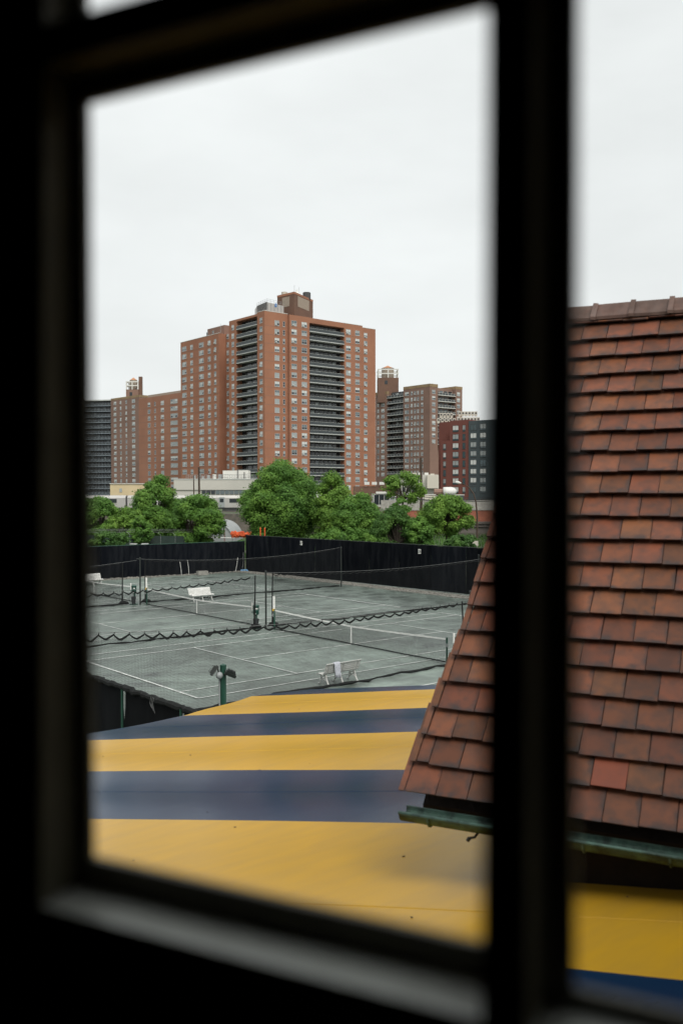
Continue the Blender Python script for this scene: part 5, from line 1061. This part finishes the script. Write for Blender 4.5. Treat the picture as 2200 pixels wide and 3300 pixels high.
# ------------------------------------------------------------------ trees and shrubs
def tree(name, label, cat, px, hw, ytop, ybot, d, m, trunk=True, dens=1.0, leaf=.22, group='trees beyond the court fences', seed=0, gaps=.0, low=.0):
    r = random.Random(1000 + seed); c = at(px, 1590, d); W_ = hw * 1.17 * d / FPX; z1 = zat(ytop - 6, d); z0 = max(.1, zat(ybot, d)); H_ = z1 - z0; zc_ = (z0 + z1) / 2; base = V((c.x, c.y, 0)); t = thing(name, label, cat, tuple(base), 0, group)
    ctr = V((c.x, c.y, zc_)); n = max(14, int(46 * dens)); cl = []
    for k in range(n):
        for _ in range(20):
            u = V((r.uniform(-1, 1), r.uniform(-1, 1), r.uniform(-1, 1)))
            if .25 < u.length < 1: break
        u = u.normalized() * (.35 + .6 * u.length ** .5 * (.75 + .25 * r.random())); wz = 1 - .22 * max(0, u.z)
        rad = (W_ + H_ / 2) / 2 * r.uniform(.14, .30); cl.append((ctr + RX * (u.x * (W_ - rad * .7) * wz) + RF * (u.y * W_ * .8) + RZ * (u.z * (H_ / 2 - rad * .65)), rad))
    b = MB(); area = 0
    for (p, rad) in cl:
        k = int(70 * rad * rad / (leaf * leaf) * .60 * (1 - gaps * r.random()))
        for _ in range(k):
            u = V((r.gauss(0, 1), r.gauss(0, 1), r.gauss(0, 1) * .9 + .25)).normalized(); rr = rad * (1 - .55 * r.random() ** 2.0 + (.45 * r.random() ** 2 if r.random() < .22 else 0)) * (1 + .22 * math.sin(u.x * 5 + p.x) * math.sin(u.z * 6 + p.y)); q = p + V((u.x * rr, u.y * rr, u.z * rr * .78))
            if q.z < .15: continue
            nn = (u + V((r.gauss(0, .38), r.gauss(0, .38), r.gauss(0, .34) + .22))).normalized(); X = nn.cross(V((r.gauss(0, 1), r.gauss(0, 1), r.gauss(0, 1)))).normalized(); Y = nn.cross(X); s = leaf * r.uniform(.55, 1.25)
            dr = nn * (-s * .18)
            i = len(b.v); b.v += [tuple(q - X * s * .5), tuple(q - Y * s * .32 + dr), tuple(q + X * s * .55 + dr), tuple(q + Y * s * .32 + dr)]; b.f.append((i, i + 1, i + 2, i + 3)); b.mi.append(0)
    b.build('crown', m, t)
    if trunk:
        b = MB(); k0 = base + V((r.gauss(0, .2), r.gauss(0, .2), 0)); fork = V((c.x + r.gauss(0, .3), c.y, z0 + H_ * .25)); tr_ = max(.12, H_ * .028)
        b.tube([k0, (k0 + fork) / 2 + V((r.gauss(0, .15), 0, 0)), fork], [tr_ * 1.35, tr_, tr_ * .8], 8)
        for (p, rad) in cl[::2]:
            md = fork.lerp(p, .5) + RZ * (rad * .3); b.tube([fork - RZ * r.uniform(0, H_ * .12), md, p], [tr_ * .5, tr_ * .3, tr_ * .08], 5)
        b.build('trunk', 'bark', t)
    return t
T = lambda *a, **k: tree('leafy_tree', a[0], 'tree', *a[1:], **k)
T('dark leafy tree at the far left, half hidden by the window frame', 315, 82, 1588, 1775, 104, 'leaf_mid', seed=1, dens=1.2)
tree('round_shrub', 'round light green shrubby tree in front of the silver train car at left', 'tree', 402, 66, 1632, 1740, 98, 'leaf_light', seed=2, dens=1.2, group='trees beyond the court fences')
T('tall leafy tree in front of the cream building', 505, 76, 1526, 1785, 106, 'leaf_mid', seed=3, dens=1.7)
T('broad leafy tree in front of the arched hut', 632, 88, 1580, 1785, 101, 'leaf_mid', seed=4, dens=1.7)
T('widest and tallest leafy tree, in front of the orange tower', 907, 124, 1474, 1795, 104, 'leaf_mid', seed=5, dens=2.6)
T('light green leafy tree close against the right side of the widest tree', 1070, 66, 1513, 1795, 100, 'leaf_light', seed=6, dens=1.5)
T('leafy tree left of the dark train cab', 1160, 66, 1571, 1795, 97, 'leaf_mid', seed=7, dens=1.5)
T('dark dense leafy tree below the dark train cab', 1275, 74, 1630, 1800, 92, 'leaf_dark', seed=8, dens=1.6)
T('upright bushy tree right of the dark train cab', 1292, 34, 1600, 1700, 100, 'leaf_mid', seed=14, dens=.8)
T('slender thin crowned tree around the brown utility pole', 1302, 74, 1516, 1632, 112, 'leaf_light', seed=9, dens=1.1, gaps=.8, leaf=.26)
T('leafy tree with bare lower stems at the right, next to the tiled roof', 1440, 92, 1592, 1742, 92, 'leaf_light', seed=10, dens=1.7)
tree('low_shrub', 'low sprawling shrub behind the left court fence', 'shrub', 352, 66, 1712, 1775, 82.5, 'leaf_dark', trunk=False, seed=11, group='shrubs behind the fences')
tree('low_shrub', 'low shrub at the foot of the tiled roof side tree', 'shrub', 1490, 55, 1722, 1790, 80, 'leaf_dark', trunk=False, seed=12, group='shrubs behind the fences')
tree('low_shrub', 'low pale shrub under the light green trees behind the right fence', 'shrub', 1120, 110, 1700, 1775, 92, 'leaf_mid', trunk=False, seed=13, group='shrubs behind the fences')
T('leafy tree between the light green tree and the one left of the cab', 1118, 52, 1600, 1795, 95, 'leaf_mid', seed=21, dens=1.2)
T('bushy tree between the dark dense tree and the one with bare lower stems', 1352, 46, 1655, 1795, 90, 'leaf_mid', seed=22, dens=1.1)
T('young leafy tree between the round light shrub and the tall leafy tree', 452, 44, 1662, 1785, 95, 'leaf_mid', seed=23, dens=1.1)
g = MB(); r5 = random.Random(5)
for k in range(14000):
    a_, d_ = r5.uniform(-34, 30), r5.uniform(97, 160); c = XR(a_, d_, 0); h = r5.uniform(.25, .8); w_ = .06; an = r5.random() * 3; X = V((math.cos(an), math.sin(an), 0)) * w_
    g.face([c - X, c + X, c + V((r5.gauss(0, .15), r5.gauss(0, .15), h))])
o = g.build('rough_grass', 'leaf_dark'); o['kind'] = 'stuff'; tag(o, 'rough grass on the waste ground between the courts and the railway', 'grass')
